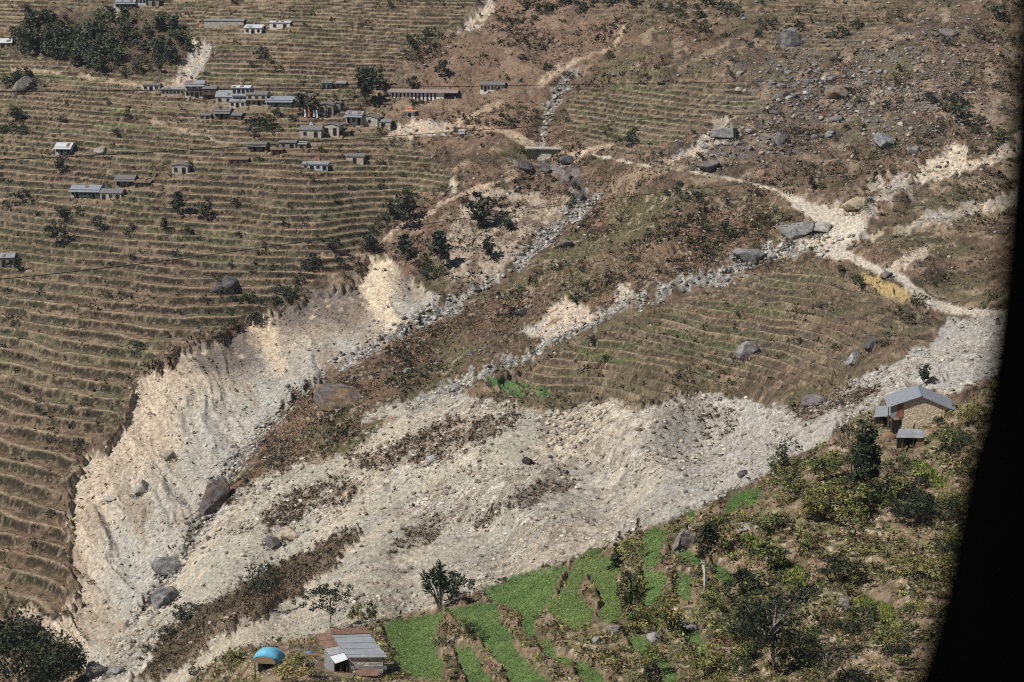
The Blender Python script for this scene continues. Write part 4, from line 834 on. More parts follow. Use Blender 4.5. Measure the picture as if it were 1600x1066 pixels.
# prayer flags, tents, dish, poles
for (u, v, c, lab) in ((475, 186, 'flagwhite', 'white prayer flag on a pole, leftmost by the dark tree'), (481.5, 186, 'flagorange', 'orange prayer flag on a pole between white ones'), (489, 186, 'paleblue', 'bluish white prayer flag right of the orange one'), (493.5, 187, 'flagwhite', 'white prayer flag at the right end of the row')):
    p, D = at(u, v); k = D / FPX; t = thing('prayer_flag', lab, 'flag', p, 0, 'prayer flags by the village')
    MB().tube([(0, 0, -0.5), (0.02, 0, 17 * k)], [0.07, 0.04]).build('pole', MT['wood'], t)
    q = [(0.05, 0, 3 * k), (2.6 * k, -0.15, 3.4 * k), (2.9 * k, 0.1, 9 * k), (2.5 * k, -0.1, 14.5 * k), (0.05, 0, 15 * k), (0.05, 0.05, 9 * k)]
    MB().add(q + [(x, y + 0.03, z) for x, y, z in q], [(0, 1, 2, 5), (5, 2, 3, 4), (11, 8, 7, 6), (10, 9, 8, 11), (0, 6, 7, 1), (1, 7, 8, 2), (2, 8, 9, 3), (3, 9, 10, 4), (4, 10, 11, 5), (5, 11, 6, 0)]).build('cloth', MT[c], t)
def tent(u, v, wpx, hpx, m, lab, name='tent', cat='tent'):
    p, D = at(u, v); k = D / FPX; a = wpx * k / 2; h = hpx * k
    t = thing(name, lab, cat, p, R(-8)); MB().prism_y([(-a, -0.3), (a, -0.3), (a * 0.55, h * 0.55), (0, h), (-a * 0.55, h * 0.55)], 0, a * 1.6).build('cover', MT[m], t); MB().tube([(0, -0.05, -0.5), (0, -0.05, h + 0.15)], 0.05).build('pole', MT['wood'], t)
tent(486, 197, 8, 8, 'flagwhite', 'small white tent above the slate house')
tent(495, 252, 14, 8, 'orange', 'low orange tarpaulin cover above the white tin hut')
p, D = at(179, 14); k = D / FPX; t = thing('satellite_dish', 'white satellite dish beside the topmost farmhouse', 'dish', p, R(10))
bmv = [(0, 0.25, 5 * k)]; bmf = []
for r_, yy in ((1.6 * k, 0.15), (3.0 * k, -0.12)):
    bmv += [(r_ * math.cos(q * 0.5236), yy, 5 * k + r_ * math.sin(q * 0.5236)) for q in range(12)]
bmf = [(0, 1 + (q + 1) % 12, 1 + q) for q in range(12)] + [(1 + q, 1 + (q + 1) % 12, 13 + (q + 1) % 12, 13 + q) for q in range(12)]
MB().add(bmv, bmf).build('reflector', MT['flagwhite'], t); MB().tube([(0, 0.3, -0.5), (0, 0.3, 5 * k)], 0.06).build('mast', MT['tin'], t)
for (u, v, h, lab) in ((170, 146, 17, 'thin power pole on the slope left of the village row'), (864, 168, 0, '')):
    if not lab: continue
    p, D = at(u, v); k = D / FPX; t = thing('power_pole', lab, 'pole', p); MB().tube([(0, 0, -1), (0, 0, h * k)], [0.16, 0.1]).build('pole', MT['wood'], t); MB().box(-1.0, 1.0, -0.08, 0.08, h * k * 0.86, h * k * 0.86 + 0.14).build('cross_arm', MT['wood'], t)

# ---------------------------------------------------------------- the stone house on the near hillside
gp, D = at(1432, 673); k = D / FPX; gz = gp.z + 0.1
t = thing('stone_house', 'cream stone house with grey tin gable roof on the near hillside', 'house', gp, R(-6))
X0, X1 = -41 * k, 54 * k; xe = 4 * k; H = 41 * k; RS = 15 * k; dep = 5.6
MB().prism_y([(X0 + 19 * k, -1.5), (X1, -2.5), (X1, H - 4 * k), (xe, H + RS), (X0 + 19 * k, H + 4 * k)], 0, dep).build('wall', MT['cream'], t)
def band(x0, x1, y0, y1, z0, z1, th, mat, name, n):
    for i in range(n):
        a = i / n; b = (i + 1) / n; xa = x0 + (x1 - x0) * a; xb = x0 + (x1 - x0) * b; za = z0 + (z1 - z0) * a; zb = z0 + (z1 - z0) * b; up_ = 0.022 * (i % 2)
        MB().slab([(xa, y0, za + up_), (xb, y0, zb + up_), (xb, y1, zb + up_), (xa, y1, za + up_)], th).build(name, MT[mat], t)
zl, zp, zr = H - 3.5 * k, H + RS + 0.13, H - 6 * k
band(X0 - 6 * k, xe, -0.5, dep + 0.4, zl, zp, 0.06, 'bluetin', 'roof_sheet', 5); band(xe + 0.005, X1 + 5 * k, -0.5, dep + 0.4, zp, zr, 0.06, 'bluetin', 'roof_sheet', 6)
MB().box(xe - 0.12, xe + 0.12, -0.55, dep + 0.45, zp - 0.05, zp + 0.09).build('ridge_cap', MT['bluetin'], t)
MB().box(X0, X0 + 8.8 * k, -0.06, 0.0, H - 21 * k, H + 1 * k).build('gable_sheet', MT['tin'], t); MB().box(X0 + 8.9 * k, X0 + 18.9 * k, -0.08, 0.0, H - 20 * k, H + 4 * k).build('gable_sheet', MT['redrust'], t, label='rust red gable sheet')
for xx, y in ((X0 + 0.12, 0.0), (X0 + 0.12, dep - 0.3)): MB().box(xx, xx + 0.16, y + 0.05, y + 0.2, -1.6, H - 6 * k).build('post', MT['wood'], t)
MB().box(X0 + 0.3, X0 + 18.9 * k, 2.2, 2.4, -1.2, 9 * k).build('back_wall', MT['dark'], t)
# tin roofed open annex
t = thing('open_shed', 'small flat tin roofed open shed left of the cream stone house', 'shed', at(1380, 668)[0], R(-6)); p0 = t.location.copy(); k = at(1380, 668)[1] / FPX
MB().slab([(-15 * k, -0.3, 17 * k), (10 * k, -0.3, 21 * k), (12 * k, 3.2, 27 * k), (-10 * k, 3.2, 25 * k)], 0.06).build('roof_sheet', MT['bluetin'], t)
for xx, y, h in ((-12 * k, 0, 16.5), (8.5 * k, 0, 20), (10 * k, 3, 24), (-9 * k, 3, 23)): MB().tube([(xx, y, -1), (xx, y, h * k)], 0.08).build('post', MT['wood'], t)
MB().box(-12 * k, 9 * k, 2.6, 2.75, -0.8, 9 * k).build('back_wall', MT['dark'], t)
# cattle shed in front
p, D = at(1424, 702); k = D / FPX; t = thing('cattle_shed', 'low cattle shed with a bent tin roof in front of the stone house', 'shed', p, R(-4))
MB().slab([(-25 * k, -0.4, 20 * k), (19 * k, -0.4, 20 * k), (20 * k, 2.4, 25 * k), (-17 * k, 2.4, 25 * k)], 0.06).build('roof_sheet', MT['tin'], t)
for xx in (-15 * k, 2 * k, 17 * k): MB().tube([(xx, 0, -1), (xx + 0.1, 0, 19.5 * k)], 0.09).build('post', MT['wood'], t)
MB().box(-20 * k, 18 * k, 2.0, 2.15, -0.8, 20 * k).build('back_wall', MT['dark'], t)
MB().prism_y([(1 * k, -0.8), (19 * k, -0.6), (20 * k, 19 * k), (9 * k, 18.5 * k)], -0.12, 0.0).build('woven_screen', MT['strawdark'], t)

def heap(name, label, cat, u, v, wpx, hpx, m, dep_f=0.6, seed=1):
    p, D = at(u, v); k = D / FPX; b = MB(); r_ = random.Random(seed); n, mrow = 14, 7
    for a in range(mrow):
        th = a / (mrow - 1) * 1.5708
        for c in range(n):
            f = 6.2832 * c / n; j = 1 + r_.uniform(-0.1, 0.1)
            b.v.append((math.cos(f) * math.cos(th) * wpx * k / 2 * j, math.sin(f) * math.cos(th) * wpx * k / 2 * dep_f * j + wpx * k / 2 * dep_f * 0.3, math.sin(th) ** 0.8 * hpx * k * j - 0.3))
    b.f = [(a * n + c, a * n + (c + 1) % n, (a + 1) * n + (c + 1) % n, (a + 1) * n + c) for a in range(mrow - 1) for c in range(n)] + [tuple((mrow - 1) * n + c for c in range(n))]
    o = b.build(name, MT[m], None, True, label=label, cat=cat); o.location = p; return o
for q_, (hu, hv) in enumerate(((258,152),(295,157),(333,160),(362,172),(386,170),(420,170),(466,172),(330,190),(378,194),(416,240),(440,246),(480,238),(500,272),(534,216),(566,200),(590,203),(612,200),(118,246),(200,300),(150,318),(118,316),(408,60),(452,50),(250,146),(722,163))):
    o_ = heap('fodder_heap', 'small brown fodder heap beside the village houses', 'fodder heap', hu, hv, random.uniform(5, 9), random.uniform(4, 7), ('strawdark', 'straw', 'thatch')[q_ % 3], 0.8, 20 + q_); o_['group'] = 'fodder heaps around the village houses'
heap('straw_heap', 'rounded brown straw heap in front of the stone house porch', 'straw heap', 1389, 687, 28, 15, 'strawdark')

# ---------------------------------------------------------------- the tin roofed hut at the foot of the picture
gp, D = at(556, 1050); gz = gp.z; k = D / FPX
t = thing('tin_roofed_hut', 'low hut with striped grey tin roof and rusty annex beside the wheat field', 'house', (0, 0, 0))
zb, zf_ = gz + 3.6, gz + 2.3
Q4 = [at_h(544, 1027.5, zf_), at_h(605.5, 1027, zf_ + 0.05), at_h(576, 990, zb), at_h(519, 992.5, zb)]
def lerp4(Q, s, r): return (Q[0] * (1 - s) + Q[1] * s) * (1 - r) + (Q[3] * (1 - s) + Q[2] * s) * r
NB = 8
for i in range(NB):
    r0, r1 = i / NB, (i + 1) / NB + 0.015; up_ = Vector((0, 0, 0.045 * (NB - i) * 0 + 0.05 * (i % 2)))
    q = [lerp4(Q4, -0.01 * (i % 3), r0) + up_, lerp4(Q4, 1 + 0.008 * (i % 2), r0) + up_, lerp4(Q4, 1 + 0.008 * (i % 2), r1) + up_, lerp4(Q4, -0.01 * (i % 3), r1) + up_]
    MB().slab(q, 0.03).build('roof_sheet', MT[('tin', 'bluetin', 'tin', 'bluetin')[i % 4]], t)
top4 = [at_h(519, 991.5, zb + 0.12), at_h(577, 989.5, zb + 0.12), at_h(571, 980, zb + 0.1), at_h(515, 983, zb + 0.1)]
for i in range(2): MB().slab([lerp4(top4, i / 2, 0), lerp4(top4, (i + 1) / 2 - 0.005, 0), lerp4(top4, (i + 1) / 2 - 0.005, 1), lerp4(top4, i / 2, 1)], 0.05).build('roof_sheet', MT['rust'], t, label='rusty roof sheet along the top')
tz0, tz1 = gz + 1.75, gz + 3.35
A4 = [at_h(524, 1037, tz0), at_h(544, 1030, tz0 + 0.45), at_h(517, 989, tz1 + 0.1), at_h(490, 991.5, tz1 - 0.2)]
for i, (m_, lab) in enumerate((('whitetin', None), ('tin', None), ('rust', 'rusty annex roof sheet'), ('rust', 'rusty annex roof sheet'))):
    q = [lerp4(A4, 0, i / 4), lerp4(A4, 1, i / 4), lerp4(A4, 1, (i + 1) / 4 - 0.01), lerp4(A4, 0, (i + 1) / 4 - 0.01)]
    q = [x + Vector((0, 0, 0.03 * i)) for x in q]; MB().slab(q, 0.03).build('annex_roof_sheet', MT[m_], t, label=lab)
def wallq(a, b, z_bot, mat, name, ztop_a, ztop_b, th=0.18, parent=None):
    a = Vector(a); b = Vector(b); d = (b - a); d.z = 0; n = Vector((-d.y, d.x, 0)).normalized() * th
    v = [(a.x, a.y, z_bot), (b.x, b.y, z_bot), (b.x, b.y, ztop_b), (a.x, a.y, ztop_a)]
    return MB().add([(x + n.x * s_, y + n.y * s_, z) for s_ in (0, 1) for x, y, z in v], [(0, 1, 2, 3), (7, 6, 5, 4), (0, 4, 5, 1), (1, 5, 6, 2), (2, 6, 7, 3), (3, 7, 4, 0)]).build(name, MT[mat], parent or t)
inn = [lerp4(Q4, 0.04, 0.07), lerp4(Q4, 0.95, 0.07), lerp4(Q4, 0.95, 0.95), lerp4(Q4, 0.04, 0.95)]
wallq(inn[0], inn[1], gz - 1.5, 'pale', 'front_wall', zf_ - 0.02, zf_ + 0.02); wallq(inn[1], inn[2], gz - 1.5, 'stone', 'side_wall', zf_, zb - 0.15); wallq(inn[2], inn[3], gz - 1.5, 'stone', 'rear_wall', zb - 0.15, zb - 0.15); wallq(inn[3], inn[0], gz - 1.5, 'dark', 'side_wall', zb - 0.15, zf_)
f0, f1 = lerp4(Q4, 0.06, -0.02), lerp4(Q4, 0.97, -0.02); off = Vector((0, -0.12, 0))
fw = wallq(f0 + off, f1 + off, gz + 0.9, 'tin', 'front_sheet', zf_ - 1.0, zf_ - 0.95, 0.05)
L4 = [at_h(556, 1056, gz + 0.65), at_h(597, 1056, gz + 0.7), at_h(590, 1045, gz + 1.1), at_h(553, 1044, gz + 1.1)]
MB().slab(L4, 0.05).build('lean_to_roof', MT['rust'], t)
for s_ in (0.02, 0.35, 0.7, 0.98):
    a = lerp4(L4, s_, 0.05); MB().tube([a - Vector((0, 0, 2.2)), a - Vector((0, 0, 0.06))], 0.06).build('post', MT['wood'], t)
for s_ in (0.0, 0.5, 1.0):
    a = lerp4(A4, s_ * 0.94 + 0.03, 0.05); MB().tube([a - Vector((0, 0, 2.6)), a - Vector((0, 0, 0.05))], 0.07).build('post', MT['wood'], t)
a0, a1 = lerp4(A4, 0.03, 0.1), lerp4(A4, 0.05, 0.55); wallq(a1, a0, gz - 1.2, 'tin', 'annex_side_sheet', a1.z - 0.35, a0.z - 0.1, 0.05)
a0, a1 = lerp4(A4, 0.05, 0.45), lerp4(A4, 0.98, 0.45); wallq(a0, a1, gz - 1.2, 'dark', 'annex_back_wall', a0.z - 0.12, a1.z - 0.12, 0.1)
# leaning poles by the hut
for (ua, va, za, ub, vb, zb_, lab) in ((561, 1062, 0, 553, 1040, 1.6, 'pole leaning on the rusty lean-to, left one'), (603, 1066, -0.2, 593, 1050, 1.2, 'pale pole leaning on the right corner of the rusty lean-to')):
    MB().tube([at_h(ua, va, gz + za - 0.4), at_h(ub, vb, gz + zb_)], [0.07, 0.05]).build('leaning_pole', MT['wood'], label=lab, cat='pole')

# straw shelter with a blue tarpaulin
p, D = at(414, 1050); k = 1.12 * D / FPX; gz = p.z
t = thing('straw_shelter', 'straw covered shelter on posts with a dark open front, under blue tarpaulin', 'shelter', p, R(-8))
W = 15 * k
for xx, y in ((-W * 0.95, 0), (W * 0.95, 0), (-W * 0.9, 2.0), (W * 0.9, 2.0)): MB().tube([(xx, y, -1), (xx, y, 15 * k)], 0.08).build('post', MT['wood'], t)
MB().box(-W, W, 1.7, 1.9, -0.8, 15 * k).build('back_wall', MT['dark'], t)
n = 10; arc = [(-W * 1.1 * math.cos(3.1416 * i / n), 13 * k + 10 * k * math.sin(3.1416 * i / n)) for i in range(n + 1)]
MB().prism_y(arc, -0.15, 0.75).build('straw_cover', MT['straw'], t)
t = thing('blue_tarpaulin', 'bright blue tarpaulin arched over the straw shelter', 'tarpaulin', p, R(-8))
vv = []; NX, NY = 14, 7
for j in range(NY):
    y = -0.05 + 2.6 * j / (NY - 1)
    for i in range(NX):
        a_ = 3.1416 * (0.02 + 0.98 * i / (NX - 1)); rr_ = 1.28 + 0.02 * math.sin(i * 2.1 + j * 1.3); s_ = (0.62, 0.86, 0.98, 1.0, 0.95, 0.85, 0.7)[j]
        vv.append((-W * rr_ * math.cos(a_) + 0.28 * j / NY, y + 0.1 * math.sin(i * 1.7), (13.0 - 1.8 * (i / NX)) * k + 18.5 * k * s_ * math.sin(a_) * rr_ / 1.28))
b = MB(); ff = [(j * NX + i, j * NX + i + 1, (j + 1) * NX + i + 1, (j + 1) * NX + i) for j in range(NY - 1) for i in range(NX - 1)]
n0 = len(vv); v2 = [(x, y, z - 0.035) for x, y, z in vv]
edge_ = list(range(NX)) + [j * NX + NX - 1 for j in range(1, NY)] + [(NY - 1) * NX + i for i in range(NX - 2, -1, -1)] + [j * NX for j in range(NY - 2, 0, -1)]
b.add(vv + v2, ff + [tuple(i + n0 for i in reversed(f)) for f in ff] + [(edge_[i], edge_[(i + 1) % len(edge_)], edge_[(i + 1) % len(edge_)] + n0, edge_[i] + n0) for i in range(len(edge_))])
b.build('sheet', MT['tarp'], t, True)
h = heap('plastic_sheet', 'small crumpled blue plastic sheet on the ground left of the hut', 'plastic sheet', 483, 1021, 15, 7, 'bluecloth', 0.7, 5)
# ---------------------------------------------------------------- trees and shrubs
M_TREE = attr_mat('tree_leaves', 0.25, 1.2, 0.75, spec=0.15)
M_BARK = simple('grey_bark', T(120, 108, 94), 0.9, var=0.35, scale=6, bump=0.4); M_GREYBARK = simple('lichen_bark', T(128, 120, 108), 0.85, var=0.25, scale=6); M_PALEBARK = simple('pale_bark', T(214, 208, 194), 0.8, var=0.2, scale=8)
def tree_mesh(kind, seed, ncl, nlf, ls, tones, bark=None, lean=0.0, fill=1.0):
    """unit-height tree: tapered trunk with limbs, crown of separate leaf clumps"""
    r_ = np.random.default_rng(seed)
    cs = []
    lo, hi, wid = dict(broad=(0.30, 1.0, 0.42), column=(0.22, 1.0, 0.20), conifer=(0.10, 1.0, 0.26), bush=(0.02, 1.0, 0.55), open=(0.32, 1.0, 0.38), umbrella=(0.45, 1.0, 0.62), tuft=(0.55, 1.0, 0.14), lopped=(0.12, 1.0, 0.17))[kind]
    while len(cs) < ncl:
        p = r_.uniform(-1, 1, 3)
        if kind == 'conifer':
            h = r_.random() ** 1.3; rad = (1 - h) * 0.95 + 0.05
            if math.hypot(p[0], p[1]) > 1: continue
            c = np.array([p[0] * rad * wid, p[1] * rad * wid, lo + (hi - lo) * h])
        else:
            d = np.linalg.norm(p)
            if d > 1 or d < 0.35 and r_.random() < 0.6: continue
            if kind in ('bush', 'umbrella') and p[2] < -0.35: continue
            c = np.array([p[0] * wid, p[1] * wid, (lo + hi) / 2 + p[2] * (hi - lo) / 2 * 0.93])
            c[:2] *= 1 + 0.25 * math.sin(7 * c[2] + seed)
        cs.append(c)
    cs = np.array(cs)
    crad = (0.15 if kind in ('broad', 'bush') else 0.10 if kind in ('umbrella', 'open') else 0.10 if kind == 'column' else 0.075) * (0.7 + 0.7 * r_.random(ncl)) * (30 / max(ncl, 14)) ** 0.33
    d = r_.normal(size=(ncl, nlf, 3)); d /= np.linalg.norm(d, axis=2, keepdims=True)
    ctr = cs[:, None, :] + d * crad[:, None, None] * r_.random((ncl, nlf, 1)) ** 0.4 * np.array([1.15, 1.15, 0.75])
    a = r_.normal(size=(ncl, nlf, 3)); a /= np.linalg.norm(a, axis=2, keepdims=True)
    b = np.cross(a, r_.normal(size=(ncl, nlf, 3))); b /= np.linalg.norm(b, axis=2, keepdims=True)
    L_ = ls * (0.6 + 0.8 * r_.random((ncl, nlf, 1)))
    V = np.stack([ctr - a * L_, ctr + b * L_ * 0.5, ctr + a * L_, ctr - b * L_ * 0.5], 2).reshape(-1, 3)
    F = np.arange(len(V)).reshape(-1, 4)
    t = np.array([A(*c) for c in tones]); tc = 1.22 * t[r_.integers(0, len(t), ncl)] * (0.75 + 0.5 * r_.random((ncl, 1)))
    cc = np.repeat(tc[:, None, :], nlf, 1) * (0.7 + 0.6 * r_.random((ncl, nlf, 1))); cc = np.repeat(cc.reshape(-1, 3), 4, 0)
    V[:, 0] += lean * V[:, 2] ** 1.5
    crown = mesh_np('crown', V, F, M_TREE, np.clip(cc, 0.004, 0.6))
    b_ = MB(); hh = lo + (hi - lo) * (0.75 if kind not in ('bush',) else 0.5); r0 = 0.028 if kind != 'bush' else 0.03
    pts = [(lean * z ** 1.5 + 0.012 * math.sin(9 * z + seed), 0.012 * math.cos(8 * z), z) for z in np.linspace(-0.06, hh, 6)]
    b_.tube(pts, [r0 * (1 - 0.16 * i) for i in range(6)], 6)
    order = r_.permutation(ncl)[:min(ncl, 9)]
    for c in cs[order]:
        z0_ = min(hh * 0.8, max(0.08, c[2] * 0.62)); x0_ = lean * z0_ ** 1.5 + 0.012 * math.sin(9 * z0_ + seed); y0_ = 0.012 * math.cos(8 * z0_)
        b_.tube([(x0_, y0_, z0_), (x0_ + (c[0]) * 0.5, c[1] * 0.5, z0_ + (c[2] - z0_) * 0.4), (c[0] + lean * c[2] ** 1.5, c[1], c[2])], [r0 * 0.32, r0 * 0.2, r0 * 0.07], 4)
    return b_.mesh('trunk', bark or M_BARK), crown
def plant(name, label, cat, u, v, hpx, meshes, group=None, wide=1.0, rz=None):
    p, D = at(u, v); s = hpx * D / FPX
    t = thing(name, label, cat, p - Vector((0, 0, 0.05 * s)), random.uniform(0, 6.28) if rz is None else rz, group, (s * wide, s * wide, s))
    link('trunk' if cat != 'shrub' else 'stem', meshes[0], t); link('crown' if cat != 'shrub' else 'foliage', meshes[1], t)
    return t
DK = [(50, 60, 46), (60, 70, 52), (44, 52, 42), (70, 78, 56)]; MDG = [(62, 72, 42), (76, 84, 48), (50, 60, 38), (88, 90, 52)]; NEAR = [(74, 86, 42), (100, 106, 50), (50, 60, 34), (120, 120, 58)]; OLV = [(104, 108, 48), (124, 120, 54), (80, 86, 42), (132, 118, 58)]
BR = [tree_mesh('broad', 20 + i, 18, 15, 0.085, DK) for i in range(5)]; CO = [tree_mesh('column', 40 + i, 20, 15, 0.07, DK) for i in range(3)]
BU = [tree_mesh('bush', 60 + i, 14, 12, 0.10, DK) for i in range(4)]; BO = [tree_mesh('bush', 70 + i, 14, 12, 0.10, MDG) for i in range(3)]
FT = [tree_mesh(k_, 90 + i, 18, 14, 0.075, [(70, 80, 60), (84, 92, 66), (58, 68, 54), (92, 96, 72)]) for i, k_ in enumerate(('broad', 'column', 'broad', 'conifer', 'broad', 'column'))]
# the wood above the village
n = 0; fp = np.array(FOREST)
while n < 125:
    u = random.uniform(10, 300); v = random.uniform(34, 124)
    if sdpoly(np.array([u]), np.array([v]), FOREST)[0] > 2 or (v < 55 and random.random() < 0.5): continue
    zn = 'at the left end of' if u < 95 else 'at the right end of' if u > 240 else 'along the lower edge of' if v > 100 else 'along the upper edge of' if v < 62 else 'in the heart of'
    plant('forest_tree', 'dark evergreen tree ' + zn + ' the wood above the village', 'tree', u, v, random.uniform(13, 32), random.choice(FT), 'trees ' + zn + ' the wood', random.uniform(0.9, 1.3)); n += 1
for (u, v, h, k, lab) in (
 (50, 80, 30, 0, 'dark bushy tree at the left end of the wood, lowest of its clump'), (62, 78, 34, 1, 'broad dark tree standing left of the wood beside the bright roofed house'), (24, 62, 22, 2, 'small dark tree left of the wood on the pale terraces'), (57, 42, 26, 1, 'rounded tree at the upper left corner of the wood'),
 (570, 165, 62, 'c', 'tall dark tree, largest beside the teal shed'), (588, 140, 36, 2, 'lower dark tree leaning right of the tall tree by the teal shed'), (478, 182, 40, 3, 'dense dark tree behind the white prayer flags'), (690, 122, 28, 4, 'lone thin tree on the bare slope above the school'),
 (644, 140, 22, 2, 'small dark tree above the left part of the school'), (94, 268, 26, 0, 'dark tree in the green plot under the grey tin house'), (278, 338, 42, 'c', 'tall narrow tree, larger of two on the left terraces'), (257, 362, 24, 'c', 'narrow pale stemmed tree left of the tall narrow tree'), (315, 344, 28, 1, 'small dark tree right of the tall narrow tree'),
 (98, 345, 24, 0, 'upper tree of the leaning pair on the left terraces'), (90, 380, 34, 1, 'lower tree of the leaning pair on the left terraces'), (153, 360, 22, 2, 'round dark tree on the terrace right of the leaning pair'), (38, 316, 22, 3, 'dark tree beside a pale stump on the left terraces'), (28, 425, 28, 'c', 'slim tree beside the grey house at the left edge'),
 (629, 352, 50, 3, 'big dark tree at the head of the scar beside the footpath'), (689, 420, 64, 'c', 'tall dark tree on the bank of the upper gully'), (632, 408, 46, 'c', 'slim dark tree on the bank left of the tall gully tree'), (579, 392, 32, 0, 'dark tree at the top rim of the scar by the cream streak'), (762, 408, 42, 'c', 'pair forming tree low on the eroded bank of the gully'),
 (748, 360, 66, 'c', 'tall grey stemmed tree high on the eroded bank'), (793, 362, 28, 0, 'small round tree at the right of the eroded bank'), (664, 436, 22, 1, 'small dark tree just above the grey scar face'), (521, 395, 26, 2, 'dark tree on the rim left of the cream streak'),
 (1503, 196, 36, 1, 'grey green tree on the slope near the dark blur'), (1268, 296, 22, 'c', 'lone tree on the slope right of the walkers'), (1443, 602, 36, 'c', 'dark conical tree directly behind the stone house'), (1560, 35, 28, 1, 'dark tree at the top right corner'), (565, 128, 24, 1, 'round tree behind the tall tree by the teal shed')):
    m_ = CO[int(u) % 3] if k == 'c' else BR[k]
    plant('tree', lab, 'tree', u, v, h, m_, None, 1.0)
# hedges of shrubs along the rim
for pts, nn, g_ in (([(430,470),(480,445),(520,400)], 12, 'shrubs along the upper rim of the scar'), ([(600,330),(640,315),(560,395)], 8, 'shrubs at the head of the scar'), ([(700,380),(650,430),(720,420)], 7, 'shrubs on the bank of the upper gully'), ([(360,500),(430,470),(400,490)], 6, 'shrubs along the lower rim of the scar'), ([(670,60),(700,50),(640,80)], 6, 'shrubs along the small stream above the village'),
   ([(810,20),(1000,10),(1150,20)], 22, 'shrubs at the top of the brown slope'), ([(850,310),(900,320),(880,300)], 5, 'green shrubs by the dark wet rock'), ([(980,218),(1010,220),(1000,225)], 4, 'shrubs at the foot of the middle terraces'), ([(1040,315),(1060,320),(1080,310)], 4, 'green shrubs on the ridge below the path'), ([(1120,360),(1150,365),(1090,350)], 5, 'shrubs on the ridge beside the boulder bed'),
   ([(1320,430),(1340,450),(1350,445)], 5, 'dark shrubs around the yellow field'), ([(1420,490),(1450,490),(1400,500)], 5, 'shrubs below the yellow field'), ([(10,170),(30,190),(20,210)], 8, 'dark shrubs by the left edge above the grey tin house'), ([(15,130),(40,150),(30,110)], 7, 'dark shrubs around the grey rock face'), ([(400,200),(430,195),(420,205)], 8, 'shrubs in the village gardens'), ([(1180,50),(1300,70),(1350,30)], 9, 'shrubs between the upper right boulders'), ([(1440,150),(1560,230),(1480,90)], 10, 'shrubs on the far right slope')):
    for q in range(nn):
        a = random.random() * (len(pts) - 1); i = min(int(a), len(pts) - 2); f = a - i
        u = pts[i][0] + (pts[i+1][0] - pts[i][0]) * f + random.gauss(0, 9); v = pts[i][1] + (pts[i+1][1] - pts[i][1]) * f + random.gauss(0, 7)
        plant('shrub', 'dark leafy bush among the ' + g_, 'shrub', u, v, random.uniform(9, 20), random.choice(BU + BO), g_, random.uniform(0.9, 1.4))
nn = 0
while nn < 95:
    u = random.uniform(0, 700); v = random.uniform(10, 900)
    if sdpoly(np.array([u]), np.array([v]), TL)[0] > -6 or sdpoly(np.array([u]), np.array([v]), FOREST)[0] < 5: continue
    zn = ('high above the village row' if v < 130 else 'between the village row and the white tin hut' if v < 280 else 'level with the long pale blue house' if v < 400 else 'level with the upper rim of the scar' if v < 560 else 'beside the lower scar') + (', towards the left edge' if u < 130 else ', midway across' if u < 380 else ', towards the gully')
    plant('shrub', 'small dark bush ' + zn, 'shrub', u, v, random.uniform(5, 13) * (1.15 if v > 450 else 1), random.choice(BU + BO), 'terrace bushes ' + zn, random.uniform(0.9, 1.5)); nn += 1
nn = 0
while nn < 70:
    u = random.uniform(780, 1560); v = random.uniform(5, 620)
    if any(sdpoly(np.array([u]), np.array([v]), q_)[0] < 12 for q_ in (DEBRIS, SLIDE_D, GULLY_SLOPE)) or min(sdline(np.array([u]), np.array([v]), q_)[0] for q_ in (BED_A, BED_B, ROAD, SLIDE_E)) < 9: continue
    zn = ('above the boulder field' if v < 110 else 'between the boulder field and the footpath' if v < 270 else 'between the footpath and the boulder bed' if v < 400 and u < 1250 else 'right of the road junction' if v < 480 and u >= 1250 else 'around the middle terraces') + (', near the weir side' if u < 1050 else ', midway' if u < 1320 else ', near the dark blur')
    plant('shrub', 'low olive bush ' + zn, 'shrub', u, v, random.uniform(5, 14), random.choice(BU + BO), 'low bushes ' + zn, random.uniform(0.9, 1.6)); nn += 1
# near trees
def near(name, lab, cat, u, v, h, kind, seed, ncl, nlf, ls, tones, wide=1.0, bark=None, lean=0.0, group=None):
    return plant(name, lab, cat, u, v, h, tree_mesh(kind, seed, ncl, nlf, ls, tones, bark, lean), group, wide, rz=0.0)
BLK = [(40, 46, 32), (52, 58, 38), (34, 40, 28), (66, 70, 44)]
near('tree', 'tall tree with a bare white trunk among the green fields', 'tree', 1098, 946, 150, 'tuft', 301, 40, 34, 0.022, [(50, 58, 36), (66, 66, 42), (40, 46, 32), (86, 74, 50)], 0.8, M_PALEBARK, 0.05)
near('tree', 'tall dense dark tree left of the stone house', 'tree', 1349, 778, 138, 'lopped', 302, 90, 60, 0.022, [(56, 68, 42), (70, 80, 48), (46, 56, 38)], 0.95, M_PALEBARK)
near('tree', 'open dark tree leaning left beside the tall dense tree', 'tree', 1330, 770, 132, 'open', 303, 34, 26, 0.020, BLK, 0.45, None, -0.06)
near('tree', 'sparse little tree standing against the pale rubble', 'tree', 1224, 742, 78, 'open', 304, 20, 18, 0.030, BLK, 0.85)
near('tree', 'airy spreading tree behind the tin roofed hut', 'tree', 517, 984, 76, 'umbrella', 305, 46, 34, 0.026, [(48, 56, 36), (62, 70, 44), (38, 44, 30)], 1.0)
near('tree', 'leaning tree with a round crown at the edge of the heath strip', 'tree', 415, 948, 74, 'broad', 306, 26, 30, 0.035, DK, 0.72, None, -0.12)
near('tree', 'big dark tree in the bottom left corner, left of two', 'tree', 30, 1090, 150, 'broad', 307, 60, 60, 0.022, BLK, 1.0)
near('tree', 'dark tree in the bottom left corner, right and lower of two', 'tree', 90, 1098, 118, 'broad', 308, 56, 60, 0.024, BLK, 1.1)
